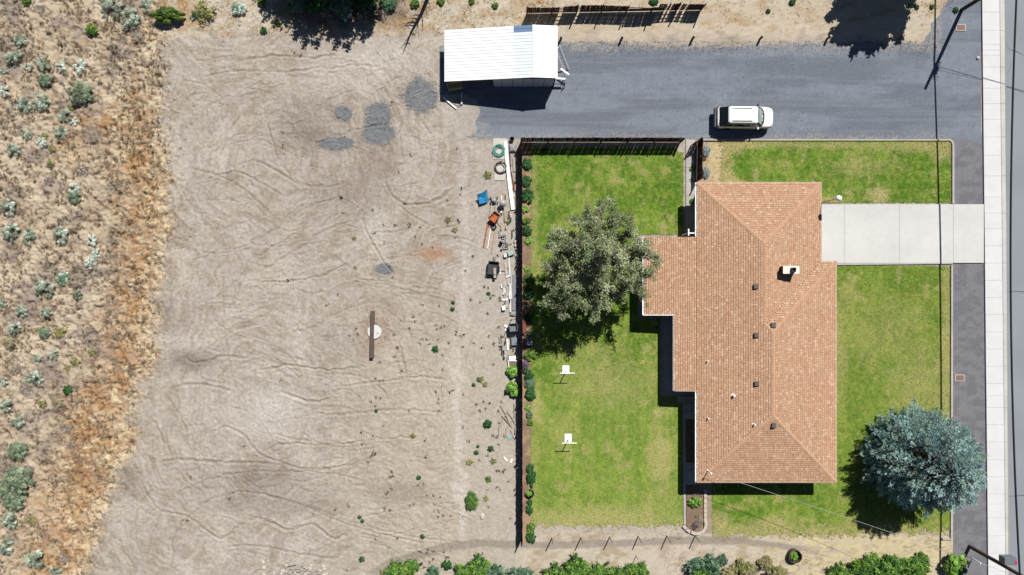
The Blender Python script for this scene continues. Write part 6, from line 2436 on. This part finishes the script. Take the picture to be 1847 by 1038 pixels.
tag(o, 'blue grey metal box against the fence below the tub', 'box')
o = MB().box(0, 0, 0, .6, .6, .45).build('metal_box', mat('box_bluegrey'), None, (gX(954), gY(616), 0), (0, 0, .03), bevel=.02)
tag(o, 'blue grey metal box on the lawn side of the fence in tree shade', 'box')
for (x0, y0, x1, y1, w, lab) in ((910, 587, 915, 590, .18, 'short white offcut near the pipe post shadow'), (911, 595, 914, 597, .14, 'tiny white offcut near the pipe post shadow')):
    stick('scrap_board', lab, 'board', x0, y0, x1, y1, w, .05, m_white)
o = MB().box(0, 0, 0, .62, .3, .14).build('white_block', m_white, None, at(924, 646), (0, 0, .08), bevel=.02)
tag(o, 'white block lying above the planter frame', 'block')
t = thing('raised_planter', 'square white planter frame beside the broad leaved shrubs', 'planter', at(925, 657))
for dx1, dy1, sx, sy in ((-.36, 0, .06, .6), (.36, 0, .06, .6), (0, .3, .78, .06), (0, -.3, .78, .06)):
    MB().box(dx1, dy1, 0, sx, sy, .3).build('side', m_white, t)
MB().box(0, 0, 0, .66, .54, .2).build('soil', mat('bed_soil'), t)
# branches heaped by the fence
BR = [[(902, 731), (912, 747), (921, 768)], [(936, 731), (925, 756), (914, 772), (911, 790)], [(917, 741), (906, 758), (900, 775), (899, 790)], [(914, 742), (922, 752), (930, 765)],
      [(905, 750), (915, 760), (924, 772)], [(928, 728), (927, 745), (933, 760)], [(921, 776), (925, 786), (927, 790)], [(930, 770), (929, 781), (931, 786)]]
m_twig = mat('bleached_branch', c(190, 180, 168), rough=.9, var=.2)
for i, pl_ in enumerate(BR):
    p0 = at(*pl_[0], .05)
    b = MB()
    path_ = [at(x, y, .06 + .05 * ((i + j) % 3)) - p0 for j, (x, y) in enumerate(pl_)]
    b.tube(path_, [.05 - .012 * min(j, 2) for j in range(len(path_))], 6)
    tag(b.build('fallen_branch', m_twig, None, p0), 'bleached grey branch in the loose heap beside the fence', 'branch', 'branches heaped by the fence')
o = MB().box(0, 0, 0, .5, .4, .03).build('glass_sheet', mat('teal_sheet', c(176, 206, 200), rough=.3), None, at(920, 788, .03), (0, 0, .4))
tag(o, 'pale teal sheet under the lower end of the branch heap', 'sheet')
stick('scrap_board', 'white offcut on the dirt below the branch heap', 'board', 909, 825, 915, 832, .13, .06, m_white)
stick('scrap_board', 'white offcut touching the fence shadow below the branch heap', 'board', 921, 835, 923.5, 828, .16, .06, m_white)
# rubble and sticks at the southern end of the lot
r = random.Random(21)
for i in range(26):
    x, y = 545 + r.gauss(0, 17), 1028 + r.gauss(0, 8)
    a = r.uniform(0, 3.14)
    L = r.uniform(8, 22)
    stick('rubble_stick', 'grey stick in the brush pile at the low end of the lot', 'stick', x, y, x + math.cos(a) * L, y + math.sin(a) * L * .6, r.uniform(.05, .1), .05, m_lumg if i % 3 else m_twig, r.uniform(.05, .22), r.uniform(.05, .22),
          group='sticks in the brush pile', round_=True)
rub = MB().lathe([(0.12, -0.04), (0.15, 0.05), (0.1, 0.13), (0.02, 0.15)], 7).mesh('rubble_stone', mat('rock_pale'))
for i in range(22):
    q = at(r.uniform(470, 590), 1030 + r.gauss(0, 7))
    o = link('rubble_stone', rub, None, q, (0, 0, i))
    o.scale = (r.uniform(.6, 1.6), r.uniform(.6, 1.3), r.uniform(.6, 1.2))
    tag(o, 'pale rubble stone around the brush pile at the low end of the lot', 'stone', 'rubble round the brush pile')
for i, (x, y, w, h_) in enumerate(((468, 1025, .45, .16), (609, 1023, .35, .15), (456, 1018, .2, .12))):
    o = MB().box(0, 0, 0, w, h_, .1).build('scrap_board', m_lumg, None, at(x, y), (0, 0, -.5 if i == 1 else .1))
    tag(o, ('pale board scrap beside the brush pile', 'short pale board lying alone right of the brush pile', 'little pale scrap left of the brush pile')[i].replace('right of', 'beyond').replace('left of', 'before'), 'board')
# bed odds and ends
t = thing('garden_bench', 'narrow reddish garden bench in the shaded bed by the fence', 'bench', (gX(945.5), gY(590), 0))
MB().box(0, 0, .4, .28, 1.0, .05).build('seat', m_redp, t)
for y in (-.4, .4):
    MB().box(0, y, 0, .24, .06, .4).build('leg', m_redp, t)
b = MB()
b.lathe([(.2, 0), (.3, .02), (.33, .3), (.35, .32), (.31, .32), (.28, .2), (.02, .2)], 18)
tag(b.build('plant_pot', m_dark, None, (gX(956), gY(889), 0)), 'black pot of yellow green leaves in the bed by the fence', 'pot')
bush('bright', 954, 889, 6, 'yellow green plant in the black pot by the fence', parts=False, name='garden_plant', cat='plant', z=.2)


# ------------------------------------------------------------------ labels of look-alike plants: size and neighbour tell them apart
KIND_WORD = {'sage': 'grey green sagebrush', 'sage_dark': 'dark sagebrush', 'sage_pale': 'pale silvery sagebrush', 'mint': 'mint green bush', 'green': 'green shrub',
             'dkgreen': 'dark green shrub', 'bright': 'bright green plant', 'bigleaf': 'broad leaved shrub', 'olive': 'yellowish brush', 'twig_olive': 'straw coloured brush', 'dead': 'leafless grey brush', 'khaki': 'round khaki bush',
             'lavender': 'lavender bush', 'purple': 'purple plant', 'hedge': 'bushy green shrub', 'hedge_blue': 'blue green shrub', 'box': 'clipped round bush'}
WHERE = {'sagebrush on the dry hillside': 'on the hillside', 'dark sagebrush on the dry hillside': 'on the hillside', 'pale sagebrush on the dry hillside': 'on the hillside',
         'yellow brush on the dry hillside': 'on the hillside', 'dead brush on the dry hillside': 'on the hillside', 'shrubs along the southern edge': 'by the sandy path',
         'plants in the bed along the fence': 'in the fence bed', 'brush along the top of the lot': 'above the dirt lot', 'weeds on the dirt lot': 'on the bare lot',
         'yellow weeds on the dirt lot': 'on the bare lot'}


def size_word(r_):
    for lim, w in ((4.5, 'tiny'), (8.5, 'very small'), (11.5, 'small'), (15.5, 'middling'), (20.5, 'large'), (99, 'very large')):
        if r_ < lim:
            return w


for (o, key, px, py, r_) in BL:
    g = o.get('group')
    if g not in WHERE:
        continue
    near = None
    for (o2, k2, x2, y2, r2) in BL:
        if o2 is o:
            continue
        d = math.hypot(px - x2, py - y2)
        if d < (r_ + r2) * 1.6 + 4 and (near is None or d < near[0]):
            near = (d, k2, r2, r_)
    if near is None:
        tail = 'standing clear of other plants'
    else:
        rel = 'bigger' if near[2] > near[3] * 1.2 else ('smaller' if near[2] < near[3] * 0.83 else 'similar')
        tail = 'next to a ' + rel + ' ' + KIND_WORD[near[1]]
    o['label'] = size_word(r_) + ' ' + KIND_WORD[key] + ' ' + WHERE[g] + ', ' + tail
